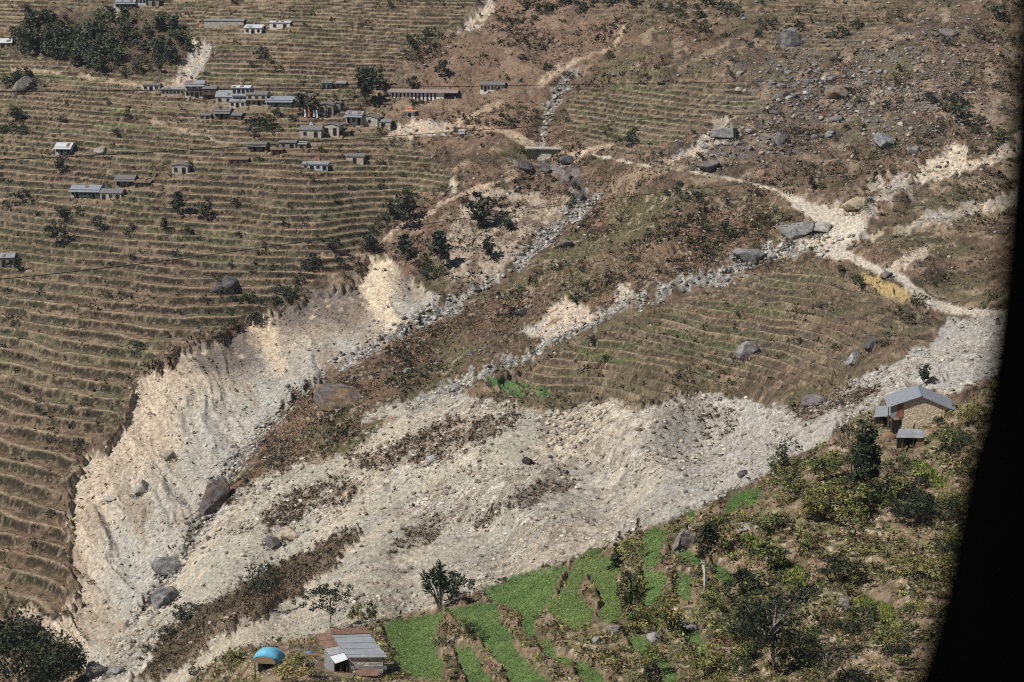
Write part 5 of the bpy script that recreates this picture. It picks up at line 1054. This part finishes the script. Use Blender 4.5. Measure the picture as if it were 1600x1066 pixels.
near('tree', 'large grey stemmed tree with a wide open crown in the lower right bushes', 'tree', 1207, 1064, 186, 'open', 309, 64, 30, 0.017, [(48, 54, 36), (62, 66, 42), (38, 44, 30)], 1.15, M_GREYBARK)
near('tree', 'dark bushy tree with upright trunk at the lower edge among bushes', 'tree', 1290, 1085, 130, 'open', 310, 36, 26, 0.017, BLK, 1.0)
near('sapling', 'thin dark sapling at the corner of the upright green field', 'tree', 997, 838, 34, 'conifer', 311, 16, 14, 0.05, BLK, 0.7)
near('conifer', 'small dark conifer beside the flowering field', 'tree', 963, 888, 48, 'conifer', 312, 30, 26, 0.04, BLK, 1.3)
near('conifer', 'tiny dark conifer at the edge of the rubble above the small conifer', 'tree', 968, 846, 18, 'conifer', 313, 14, 12, 0.07, BLK, 1.2)
for (u, v, h, sd, tn, lab, w_) in (
 (985, 968, 82, 321, NEAR, 'tall dark rounded bush on the bank between two fields', 0.55), (988, 925, 40, 322, BLK, 'upper dark bush above the tall rounded bush', 0.8), (1045, 985, 60, 323, OLV, 'olive bush at the foot of the squarish field', 0.8), (1130, 862, 66, 324, OLV, 'olive green bush right of the white trunked tree', 0.8), (1160, 930, 50, 325, NEAR, 'dark green bush below the low stone wall', 1.0),
 (1200, 890, 52, 326, NEAR, 'dark green bush hiding the mustard patch corner', 1.1), (1175, 1000, 66, 327, BLK, 'dark broad bush in front of the large open tree', 1.0), (1335, 800, 46, 328, NEAR, 'broad bush at the foot of the tall dense tree', 1.2), (1298, 750, 40, 329, NEAR, 'dark green bush left of the tall dense tree', 1.1), (1395, 790, 56, 330, NEAR, 'large dark bush below the cattle shed', 1.0),
 (1430, 815, 50, 331, BLK, 'dark bush at the lower right of the mustard patch', 1.2), (1478, 705, 42, 332, NEAR, 'dark bush at the right foot of the stone house', 1.3), (1465, 668, 22, 333, DK, 'small bush growing against the stone house wall', 0.8), (1270, 815, 52, 334, OLV, 'olive bush on the bare earth slope', 0.8), (1215, 745, 40, 335, NEAR, 'dark bush at the foot of the sparse little tree', 0.8),
 (292, 972, 36, 336, DK, 'larger dark bush at the edge of the heath strip', 1.0), (260, 1002, 28, 337, DK, 'lower dark bush at the edge of the heath strip', 0.9), (228, 1022, 16, 338, MDG, 'faint olive bush at the low end of the heath strip', 1.4), (560, 975, 38, 339, OLV, 'yellow green bush just right of the airy tree', 0.7), (578, 974, 38, 340, MDG, 'upright bush between airy tree and wheat field', 0.6),
 (367, 1040, 24, 341, OLV, 'yellow green bush left of the blue tarpaulin', 1.3), (305, 1062, 26, 342, MDG, 'small upright bush left at the lower edge', 0.6), (465, 1066, 44, 343, OLV, 'leafy green bush at the lower edge left of the hut', 1.3), (710, 935, 46, 344, DK, 'grey green bush right of the spiky plant', 1.0), (785, 912, 12, 345, MDG, 'low bush on the field edge by the rubble', 1.6),
 (1250, 1040, 60, 346, NEAR, 'dark bush under the large open tree at the lower edge', 1.2), (1100, 1060, 54, 347, OLV, 'yellow green bush at the bottom edge below the short strip', 1.1), (1310, 910, 46, 348, BLK, 'dark bush left of the corner mustard field', 1.3), (1420, 900, 36, 349, OLV, 'olive bush on the bare slope by the dark blur', 1.4), (1522, 660, 36, 350, OLV, 'brownish bush right of the stone house', 1.1), (1022, 1045, 40, 351, OLV, 'green bush right of the long slanting strip', 1.0), (740, 1000, 30, 352, MDG, 'brownish bush on the bank between the first two fields', 1.2), (1385, 1020, 46, 353, OLV, 'tawny bush at the lower right by the dark blur', 1.2)):
    near('bush', lab, 'bush', u, v, h, 'bush', sd, 30, 34, 0.045, tn, w_)
nn = 0
while nn < 88:
    u = random.uniform(980, 1540); v = random.uniform(660, 1090)
    if nn > 60: u = random.gauss(1370, 90); v = random.gauss(790, 70)
    q_ = min(sdpoly(np.array([u]), np.array([v]), f_)[0] for f_ in FIELDS + MUSTARD)
    if sdpoly(np.array([u]), np.array([v]), SPUR)[0] > -12 or q_ < 10 or (1345 < u < 1500 and 590 < v < 725) or (1260 < u < 1395 and v < 745) or ((u - 1370) / 105) ** 2 + ((v - 885) / 58) ** 2 < 1: continue
    sd = 400 + nn % 6
    if nn < 6: globals().setdefault('NB_', []).append(tree_mesh('bush', sd, 24, 26, 0.05, [NEAR, OLV, BLK, NEAR, OLV, MDG][nn]))
    zn = ('near the cattle shed' if v < 800 else 'above the large open tree' if v < 930 else 'along the bottom edge') + (', towards the green fields' if u < 1150 else ', mid bank' if u < 1350 else ', towards the dark blur')
    plant('bush', 'tangled green bank bush ' + zn, 'bush', u, v, random.uniform(14, 44), NB_[nn % 6] if nn >= 6 else NB_[-1], 'bank bushes ' + zn, random.uniform(0.9, 1.5)); nn += 1
# spiky plant: long strap leaves in whorls on several stems
p, D = at(688, 955); k = D / FPX
t = thing('spiky_tree', 'spiky tree with strap leaves at the corner of the wheat field', 'tree', p, 0)
r_ = np.random.default_rng(5); st_ = MB(); Vv = []; cc = []
for a in range(13):
    top = np.array([r_.uniform(-26, 20), r_.uniform(-12, 12), r_.uniform(22, 78)]) * k
    if a == 0: top = np.array([2, 0, 80]) * k
    st_.tube([(0, 0, -0.3), tuple(top * np.array([0.35, 0.35, 0.55])), tuple(top)], [0.16, 0.10, 0.05], 5)
    for q_ in range(34):
        c = top * (1 - 0.30 * r_.random()); d = np.array([r_.normal(), r_.normal(), r_.normal() * 0.6 + 0.8]); d /= np.linalg.norm(d); L_ = (8 + 7 * r_.random()) * k; s_ = np.cross(d, r_.normal(size=3)); s_ /= np.linalg.norm(s_)
        Vv += [c - s_ * 0.05, c + d * L_ * 0.5 + s_ * 0.12, c + d * L_, c + d * L_ * 0.5 - s_ * 0.12]; cc += [A(*[(58, 74, 44), (74, 88, 50), (44, 56, 36)][r_.integers(3)]) * r_.uniform(0.7, 1.3)] * 4
st_.build('trunk', M_BARK, t); link('crown', mesh_np('crown', np.array(Vv), np.arange(len(Vv)).reshape(-1, 4), M_TREE, np.array(cc)), t)

# ---------------------------------------------------------------- boulders
M_ROCK, nt_, b_ = mat_new('boulder_rock'); N_ = nt_.nodes; L_ = nt_.links
at_ = N_.new('ShaderNodeAttribute'); at_.attribute_name = 'Col'; ge_ = N_.new('ShaderNodeNewGeometry')
n1_ = N_.new('ShaderNodeTexNoise'); n1_.inputs['Scale'].default_value = 0.7; n1_.inputs['Detail'].default_value = 8; n1_.inputs['Roughness'].default_value = 0.72; L_.new(ge_.outputs['Position'], n1_.inputs['Vector'])
r1_ = N_.new('ShaderNodeMapRange'); r1_.inputs['From Min'].default_value = 0.32; r1_.inputs['From Max'].default_value = 0.68; r1_.inputs['To Min'].default_value = 0.42; r1_.inputs['To Max'].default_value = 1.4; L_.new(n1_.outputs['Fac'], r1_.inputs['Value'])
s1_ = N_.new('ShaderNodeVectorMath'); s1_.operation = 'SCALE'; L_.new(at_.outputs['Color'], s1_.inputs[0]); L_.new(r1_.outputs[0], s1_.inputs['Scale']); L_.new(s1_.outputs[0], b_.inputs['Base Color'])
bp_ = N_.new('ShaderNodeBump'); bp_.inputs['Strength'].default_value = 0.9; bp_.inputs['Distance'].default_value = 0.6; L_.new(n1_.outputs['Fac'], bp_.inputs['Height']); L_.new(bp_.outputs[0], b_.inputs['Normal']); b_.inputs['Roughness'].default_value = 0.95; b_.inputs['Specular IOR Level'].default_value = 0.08
def rock_mesh(seed, col, sub=2, flat=0.6, rough=0.32, lich=None):
    r_ = np.random.default_rng(seed); V = ICO_V.copy(); F = ICO_F.copy()
    for _ in range(sub):
        E = {}; V2 = V.tolist(); F2 = []
        def mid(a, b):
            kx = (min(a, b), max(a, b))
            if kx not in E: m = (np.array(V2[a]) + np.array(V2[b])); V2.append((m / np.linalg.norm(m)).tolist()); E[kx] = len(V2) - 1
            return E[kx]
        for a, b, c in F.tolist():
            x, y, z = mid(a, b), mid(b, c), mid(c, a); F2 += [(a, x, z), (b, y, x), (c, z, y), (x, y, z)]
        V = np.array(V2); F = np.array(F2)
    V = V * (0.75 + 0.6 * fbm(V[:, 0] * 1.6 + seed * 3.1, V[:, 1] * 1.6 + V[:, 2] * 1.9, seed + 5, 3))[:, None] * 1.05
    for _ in range(16):                                      # cleave with planes: angular faces
        nrm = r_.normal(size=3); nrm /= np.linalg.norm(nrm); dd = r_.uniform(0.42, 0.72); s_ = V @ nrm - dd; V = V - np.clip(s_, 0, None)[:, None] * nrm
    V = V * (1 + 0.5 * rough * (fbm(V[:, 0] * 3 + seed, V[:, 1] * 3 + V[:, 2] * 2.3, seed, 3) - 0.5))[:, None] * 1.18
    V = V * (1 + rough * 0.12 * r_.normal(size=(len(V), 1))); V[:, 2] *= flat
    c = np.tile(np.array(col), (len(V), 1)) * (0.85 + 0.3 * r_.random((len(V), 1)))
    if lich is not None:
        m = smooth(0.42, 0.58, fbm(V[:, 0] * 3.4 + seed, V[:, 1] * 3.4 + V[:, 2] * 2.1, 3, 4))[:, None]; c = c * (1 - m) + m * ( np.array(lich) * (0.85 + 0.3 * r_.random((len(V), 1))))
    return mesh_np('boulder', V, F, M_ROCK, c)
GR = A(146, 144, 138); DKG = A(106, 100, 98); PALE = A(182, 176, 162); BRN = A(150, 124, 92); LIL = A(124, 116, 112)
BASES = []
def boulder(lab, box, seed, col, flat=0.7, lich=None, tiltx=0.0, rz=0.0, sink=0.35, deep=0.8, name='boulder', group=None, me=None):
    u0_, v0_, u1_, v1_ = box; u = (u0_ + u1_) / 2; v = v1_ - (v1_ - v0_) * 0.12
    p, D = at(u, v); k = D / FPX; w_ = (u1_ - u0_) * k / 2 / 0.86; h_ = (v1_ - v0_) * k / 1.05
    me = me or rock_mesh(seed, col, 3 if (u1_ - u0_) > 26 else 2, 1.0, 0.16 if (u1_ - u0_) > 26 else 0.3, lich)
    o = link(name, me, label=lab, cat='boulder', group=group); hz = h_ * 0.62
    BASES.append((p, w_)); o.location = p + Vector((0, w_ * 0.35 * deep, hz * 0.26)); o.scale = (w_, w_ * deep, hz); o.rotation_euler = (tiltx, 0.0, rz); return o
for (lab, box, seed, col, kw) in (
 ('huge brown and grey boulder with lichen on the middle ridge', (481,588,566,642), 1, BRN, dict(lich=LIL)), ('huge dark boulder standing at the foot of the scar', (318,733,366,802), 2, DKG, dict(lich=A(120,104,92))), ('grey slanted slab below the dark standing boulder', (244,863,286,897), 3, GR, {}), ('grey boulder with a dark shaded side low in the gully', (228,910,278,952), 4, GR, dict(lich=DKG)),
 ('flat grey slab at the lower left end of the slide', (128,1030,168,1064), 5, LIL, dict(flat=0.5)), ('grey stone right of the flat slab at the lower left', (168,1036,194,1056), 6, GR, {}), ('pale rock nose sticking out of the scar face', (204,745,231,776), 7, PALE, {}), ('small pale rock in the scar left of the rock nose', (162,772,178,786), 8, PALE, {}), ('split rock high in the scar', (250,704,272,722), 9, A(170,160,140), {}),
 ('long split grey slab beside the road junction', (1218,342,1266,377), 10, GR, dict(rz=-0.3)), ('layered grey outcrop between slab and road', (1262,340,1302,364), 11, PALE, {}), ('long grey slab lying in the upper boulder bed', (1148,384,1204,410), 12, GR, dict(rz=0.25)), ('brown boulder with a pink top beside the gully', (922,340,958,366), 13, A(158,126,104), {}), ('tall upright grey boulder on the right slope', (1370,202,1400,234), 14, A(146,146,146), {}),
 ('round grey boulder low in the boulder field', (1207,200,1236,228), 15, GR, dict(lich=DKG)), ('broad dome boulder in the boulder field', (1284,124,1332,156), 16, LIL, dict(lich=BRN)), ('large flat boulder high above the boulder field', (1215,46,1265,76), 17, LIL, dict(lich=GR)), ('grey boulder with a dark hollow at the top right', (1472,40,1502,58), 18, LIL, {}), ('dark boulder below the yellow field', (1348,522,1378,548), 19, DKG, {}),
 ('grey outcrop on the edge of the middle terraces', (1145,532,1186,566), 20, LIL, dict(lich=GR)), ('pale grey block at the upper edge of the slide', (1318,550,1348,574), 21, A(166,164,164), {}), ('dark overhanging slab in the slide left of the stone house', (1260,616,1296,636), 22, LIL, {}), ('cream boulder above the road junction', (1322,304,1362,330), 23, A(196,176,142), {}), ('grey craggy rocks on a left terrace', (328,432,352,456), 24, DKG, {}), ('right half of the craggy rocks on a left terrace', (350,430,376,452), 25, DKG, {}),
 ('black rock coloured as a shaded hollow in the cream part of the slide', (816,712,836,728), 26, A(70,64,62), {}), ('dark oblong boulder on the rubble near the green fields', (1152,732,1172,747), 27, DKG, dict(rz=0.4)), ('pale oblong block on the heath of the slide', (662,708,686,723), 28, A(196,192,184), dict(rz=0.4)), ('grey and cream boulder above the heath strip', (412,828,440,860), 29, LIL, {}), ('cream boulder right of the grey one above the heath strip', (434,818,470,846), 30, A(206,186,152), {}),  # the black rock's colour stands in for the shade of a hollow
 ('big rough grey outcrop among the green fields', (1046,816,1098,864), 31, A(138,128,120), dict(lich=A(164,154,146))), ('pale rock left of the long pale blue house', (146,225,167,243), 32, A(164,154,140), {}), ('grey rock face among bushes near the left edge', (20,116,48,146), 33, A(140,130,120), {}), ('grey block in the rubble channel above the cream scree', (704,600,722,612), 34, GR, {}), ('dark grey stone on the middle ridge', (724,546,745,557), 35, DKG, {}), ('small grey stone on the middle ridge by green scrub', (628,574,644,584), 36, GR, {}),
 ('long grey slab in the boulder field above the path', (1118,198,1156,218), 37, GR, {}), ('pale grey boulder right of the upright boulder', (1418,222,1444,242), 38, GR, {}), ('small boulder with a black shadow below the road', (1273,393,1288,404), 39, PALE, {}), ('black rock left of the cream patch on the ridge', (804,480,830,494), 40, A(74,70,70), {}), ('grey boulder at the foot of the slope by the scrub ridge', (1090,250,1130,266), 41, LIL, {}), ('dark wet rock step below the weir, upper block', (876,272,896,286), 53, A(116,110,104), dict(rz=-0.7)), ('dark wet rock step below the weir, lowest block', (896,298,916,312), 56, A(120,112,106), dict(rz=-0.4)), ('dark rock hump right of the weir', (872,240,902,258), 54, A(104,100,100), {}), ('dark flat rock under the left wing of the weir', (806,248,834,266), 57, A(98,94,92), {}), ('small dark rock at the foot of the weir', (842,258,862,270), 58, A(108,104,100), {}), ('pale boulder beside the path left of the weir', (715,196,732,212), 42, A(176,172,168), {}), ('grey boulder by the road bend near the yellow field', (1374,424,1392,436), 43, LIL, {}), ('brown boulder below the pink topped boulder', (928,388,956,408), 44, BRN, {}), ('rounded grey boulder in the gully bed', (866,370,892,390), 45, A(132,126,118), {}),
 ('white stone in the undergrowth above the slanting strip', (1012,988,1036,1006), 46, A(158,152,142), {}), ('grey stone in the bank left of the slanting strip', (948,974,980,990), 47, A(160,152,142), {}), ('pale stone at the end of the flowering field', (923,990,941,1006), 48, A(160,154,144), {}), ('grey stone in the bank beside the first field', (700,990,716,1008), 49, A(150,140,128), {}), ('long pale stone right of the squarish field', (1054,972,1100,986), 50, A(158,152,142), {}), ('flat stone wall block above the mustard patch', (1150,818,1182,830), 51, A(170,160,144), {}), ('pale stone at the side of the corner mustard field', (1306,930,1332,950), 52, A(160,150,136), {})):
    kw = dict(kw); kw.pop('flat', None); boulder(lab, box, seed, col, **kw)
RK = [rock_mesh(100 + i, [GR, LIL, PALE, A(136, 130, 122)][i % 4], 1, 1.0, 0.5) for i in range(8)]
for cu, cv, su, sv_, n, lab, g_, lo_, hi_ in ((1290, 145, 110, 50, 84, 'grey boulder in the boulder field at the upper right', 'boulders of the upper right field', 6, 24), (1160, 225, 55, 22, 26, 'grey boulder at the foot of the boulder field', 'boulders at the foot of the upper field', 7, 22),
   (320, 810, 26, 40, 26, 'broken grey block at the foot of the scar', 'blocks at the foot of the scar', 7, 16), (1050, 740, 130, 40, 30, 'pale block lying on the rubble slide', 'blocks on the rubble slide', 6, 13), (1180, 405, 60, 10, 14, 'pale block in the upper boulder bed', 'blocks of the upper boulder bed', 6, 15), (850, 370, 40, 34, 14, 'grey block in the stream gully', 'blocks of the stream gully', 6, 13), (1440, 130, 80, 90, 40, 'grey boulder on the far right slope', 'boulders of the far right slope', 5, 15)):
    for q_ in range(n):
        u = random.gauss(cu, su * 0.6); v = random.gauss(cv, sv_ * 0.6); w_ = random.uniform(lo_, hi_) * random.uniform(0.6, 1)
        if lab.startswith('broken'): v = 845 - (u - 285) * 0.95 + random.gauss(0, 16)
        if 'upper boulder bed' in lab: v = 392 - (u - 1200) * -0.0 + (1200 - u) * 0.4 + random.gauss(0, 7)
        if 'stream gully' in lab: v = 370 + (850 - u) * 0.85 + random.gauss(0, 5)
        boulder(lab, (u - w_ / 2, v - w_ * random.uniform(0.3, 0.5), u + w_ / 2, v + w_ * 0.2), 0, None, me=RK[q_ % 8], rz=random.uniform(0, 6), group=g_)

# soil, tufts and broken stone banked against the boulders
bp_, bs_, sp_, ss_ = [], [], [], []
for p, w_ in BASES:
    n_ = int(min(26, 5 + w_ * 6))
    for q_ in range(n_):
        f = random.uniform(3.3, 6.1) if random.random() < 0.75 else random.uniform(0, 6.28); r0_ = w_ * random.uniform(0.75, 1.2)
        x, y = p.x + math.cos(f) * r0_, p.y + w_ * 0.3 + math.sin(f) * r0_ * 0.85
        if q_ % 2: bp_.append((x, y, drop(x, y))); bs_.append(random.uniform(0.35, 0.9) * (0.5 + 0.25 * w_))
        else: sp_.append((x, y, drop(x, y))); ss_.append(random.uniform(0.25, 0.8) * (0.5 + 0.25 * w_))
tufts('boulder_weeds', np.array(bp_), np.array(bs_), pal(len(bp_), [(96, 80, 60), (82, 80, 52), (70, 62, 46), (120, 100, 74)]), 8, M_LEAF, 'weeds growing round the feet of the boulders', 'weeds')
stones('boulder_chips', np.array(sp_), np.array(ss_), pal(len(sp_), [(140, 136, 130), (160, 154, 144), (120, 114, 108)], 0.12), M_STONE, 'broken stone lying round the boulders', 'stones')

# ---------------------------------------------------------------- people walking down the path
M_CL = [simple('dark_clothes', (0.03, 0.03, 0.04), 0.9), simple('brown_clothes', (0.08, 0.045, 0.035), 0.9), simple('maroon_clothes', (0.10, 0.03, 0.03), 0.9)]
M_HAIR = simple('black_hair', (0.012, 0.01, 0.01), 0.8); M_PACK = simple('dark_bundle', (0.05, 0.045, 0.05), 0.9)
def person(u, v, i, lab, st):
    p, D = at(u, v); h = 8.2 * D / FPX
    J = dict(pel=(0, 0, .53), chest=(0, -.02, .74), neck=(0, -.02, .84), head=(0, -.035, .90), top=(0, -.03, .985), kl=(-.06, -.06 * st - .02, .28), fl=(-.06, -.12 * st, .02), tl=(-.06, -.12 * st - .07, .01), kr=(.06, .05 * st - .03, .28), fr=(.06, .13 * st, .03), trr=(.06, .13 * st - .07, .01), hl=(-.06, 0, .50), hr=(.06, 0, .50), sl=(-.11, -.01, .80), sr=(.11, -.01, .80), el=(-.15, .04 * st, .63), er=(.15, -.04 * st, .63), wl=(-.15, .0, .47), wr=(.15, -.12 * st, .49), gl=(-.15, -.02, .42), gr=(.15, -.15, .45))
    RD = dict(pel=.085, chest=.095, neck=.04, head=.062, top=.045, kl=.045, fl=.03, tl=.025, kr=.045, fr=.03, trr=.025, hl=.065, hr=.065, sl=.05, sr=.05, el=.035, er=.035, wl=.024, wr=.024, gl=.03, gr=.03)
    E = [('pel', 'chest'), ('chest', 'neck'), ('neck', 'head'), ('head', 'top'), ('pel', 'hl'), ('hl', 'kl'), ('kl', 'fl'), ('fl', 'tl'), ('pel', 'hr'), ('hr', 'kr'), ('kr', 'fr'), ('fr', 'trr'), ('chest', 'sl'), ('sl', 'el'), ('el', 'wl'), ('wl', 'gl'), ('chest', 'sr'), ('sr', 'er'), ('er', 'wr'), ('wr', 'gr')]
    K = list(J); me = bpy.data.meshes.new('person'); me.from_pydata([Vector(J[q]) * h for q in K], [(K.index(a), K.index(b)) for a, b in E], [])
    o = link('person', me); md_ = o.modifiers.new('skin', 'SKIN'); me.skin_vertices.new() if not me.skin_vertices else None
    for q, sv__ in zip(K, me.skin_vertices[0].data): sv__.radius = (RD[q] * h,) * 2
    me.skin_vertices[0].data[0].use_root = True
    o.modifiers.new('sub', 'SUBSURF').levels = 1
    dg = bpy.context.evaluated_depsgraph_get(); ev = bpy.data.meshes.new_from_object(o.evaluated_get(dg)); o.modifiers.clear(); o.data = ev
    ev.materials.clear(); ev.materials.append(M_CL[i % 3]); o.location = p; o.rotation_euler = (0, 0, R(35)); o['label'] = lab; o['category'] = 'person'
    b = MB()
    for a in range(5):
        for c in range(8):
            th = -0.3 + a * 0.45; b.v.append((.066 * h * math.cos(th) * math.cos(c * .785), (-.03 + .066 * math.cos(th) * math.sin(c * .785) + .015) * h, (.925 + .068 * math.sin(th)) * h))
    b.f = [(a * 8 + c, a * 8 + (c + 1) % 8, (a + 1) * 8 + (c + 1) % 8, (a + 1) * 8 + c) for a in range(4) for c in range(8)]; b.build('hair', M_HAIR, o, True)
person(1224.5, 303, 0, 'dark clothed person walking on the path, first of the group from the left', 1); person(1229, 305.5, 1, 'person in brown walking second from the left on the path', -1); person(1234, 307.5, 0, 'dark clothed person walking at the right end of the group', 1); person(1238, 306, 2, 'person in maroon close behind the right end of the group', -1)

# ---------------------------------------------------------------- cables across the valley
def cable(lab, pts, d0_, d1_, rad):
    u0_, u1_ = pts[0][0], pts[-1][0]; b = []
    us = np.linspace(u0_, u1_, 60); co = np.polyfit([q[0] for q in pts], [q[1] for q in pts], 3); vs = np.polyval(co, us)
    for u, v in zip(us, vs):
        f = (u - u0_) / (u1_ - u0_); D = 1 / (1 / d0_ + (1 / d1_ - 1 / d0_) * f); d = Vector(rays(u, v).tolist()); b.append(CAMP + d * (D / d.y))
    MB().tube(b, rad, 5).build('overhead_cable', MT['cable'], label=lab, cat='cable')
cable('dark overhead cable crossing in front of the village row', [(-150, 144), (0, 143.5), (250, 140.5), (450, 138.5), (750, 136), (1000, 130.5), (1200, 127), (1700, 120)], 66, 260, 0.017)
cable('dark overhead cable sloping past the lower hamlet', [(-150, 254), (0, 250), (150, 243), (300, 235), (450, 223), (600, 213), (700, 208), (850, 196), (1100, 182), (1700, 170)], 66, 300, 0.017)
cable('dark overhead cable rising from the left edge across the terraces', [(-150, 449), (0, 435), (100, 425), (250, 407), (400, 391), (500, 378), (590, 364), (700, 343), (800, 328), (950, 308), (1300, 280), (1700, 268)], 66, 330, 0.017)

# ---------------------------------------------------------------- the black pillar right beside the camera
edge_px = [(1640, -700), (1606, -150), (1600, 0), (1595, 120), (1588, 260), (1578, 400), (1568, 500), (1556, 600), (1540, 690), (1516, 770), (1500, 850), (1486, 930), (1470, 1000), (1450, 1066), (1420, 1160), (1360, 1350), (1300, 1600)]
b = MB(); K_ = 10; dist = 0.9
for (u, v) in edge_px:
    d = Vector(rays(u - 10, v).tolist()); c = CAMP + d * (dist / d.y)
    for a in range(K_):
        f = 6.2832 * a / K_; ca, sa = math.cos(f), math.sin(f); q_ = 0.55
        b.v.append((c.x + 0.075 + 0.075 * math.copysign(abs(ca) ** q_, ca), c.y + 0.05 * math.copysign(abs(sa) ** q_, sa), c.z))
m_ = len(edge_px); b.f = [(i * K_ + a, (i + 1) * K_ + a, (i + 1) * K_ + (a + 1) % K_, i * K_ + (a + 1) % K_) for i in range(m_ - 1) for a in range(K_)] + [tuple(range(K_)), tuple((m_ - 1) * K_ + a for a in range(K_ - 1, -1, -1))]
b.build('window_pillar', MT['black'], None, True, label='black out of focus pillar close to the camera along the right edge', cat='pillar')
tot = sum(len(m.polygons) * (m.polygons[0].loop_total - 2 if len(m.polygons) else 1) for m in bpy.data.meshes)


hb = MB().box(-700, 700, -20, 1500, 0, 560); hz_ = hb.mesh('haze', None); hm = bpy.data.materials.new('haze_air'); hm.use_nodes = True; hn = hm.node_tree; hn.nodes.clear()
pv = hn.nodes.new('ShaderNodeVolumePrincipled'); pv.inputs['Density'].default_value = 0.00005; pv.inputs['Color'].default_value = (0.86, 0.92, 1.0, 1); pv.inputs['Anisotropy'].default_value = 0.2
ho = hn.nodes.new('ShaderNodeOutputMaterial'); hn.links.new(pv.outputs[0], ho.inputs['Volume']); hz_.materials.append(hm)
zmin = float(P[..., 2].min()) - 6.0; zmax = max(float(P[..., 2].max()), CZ) + 30.0
haze = link('haze', hz_, kind='stuff'); ext = P.reshape(-1, 3); x0h, x1h, y1h = float(ext[:, 0].min()) - 30, float(ext[:, 0].max()) + 30, float(ext[:, 1].max()) + 30
haze.data.vertices.foreach_set('co', np.array([((x0h, x1h)[x > 0], (-20.0, y1h)[y > 0], (zmin, zmax)[z > 10]) for x, y, z in [v.co[:] for v in haze.data.vertices]], np.float32).ravel()); haze.data.update()
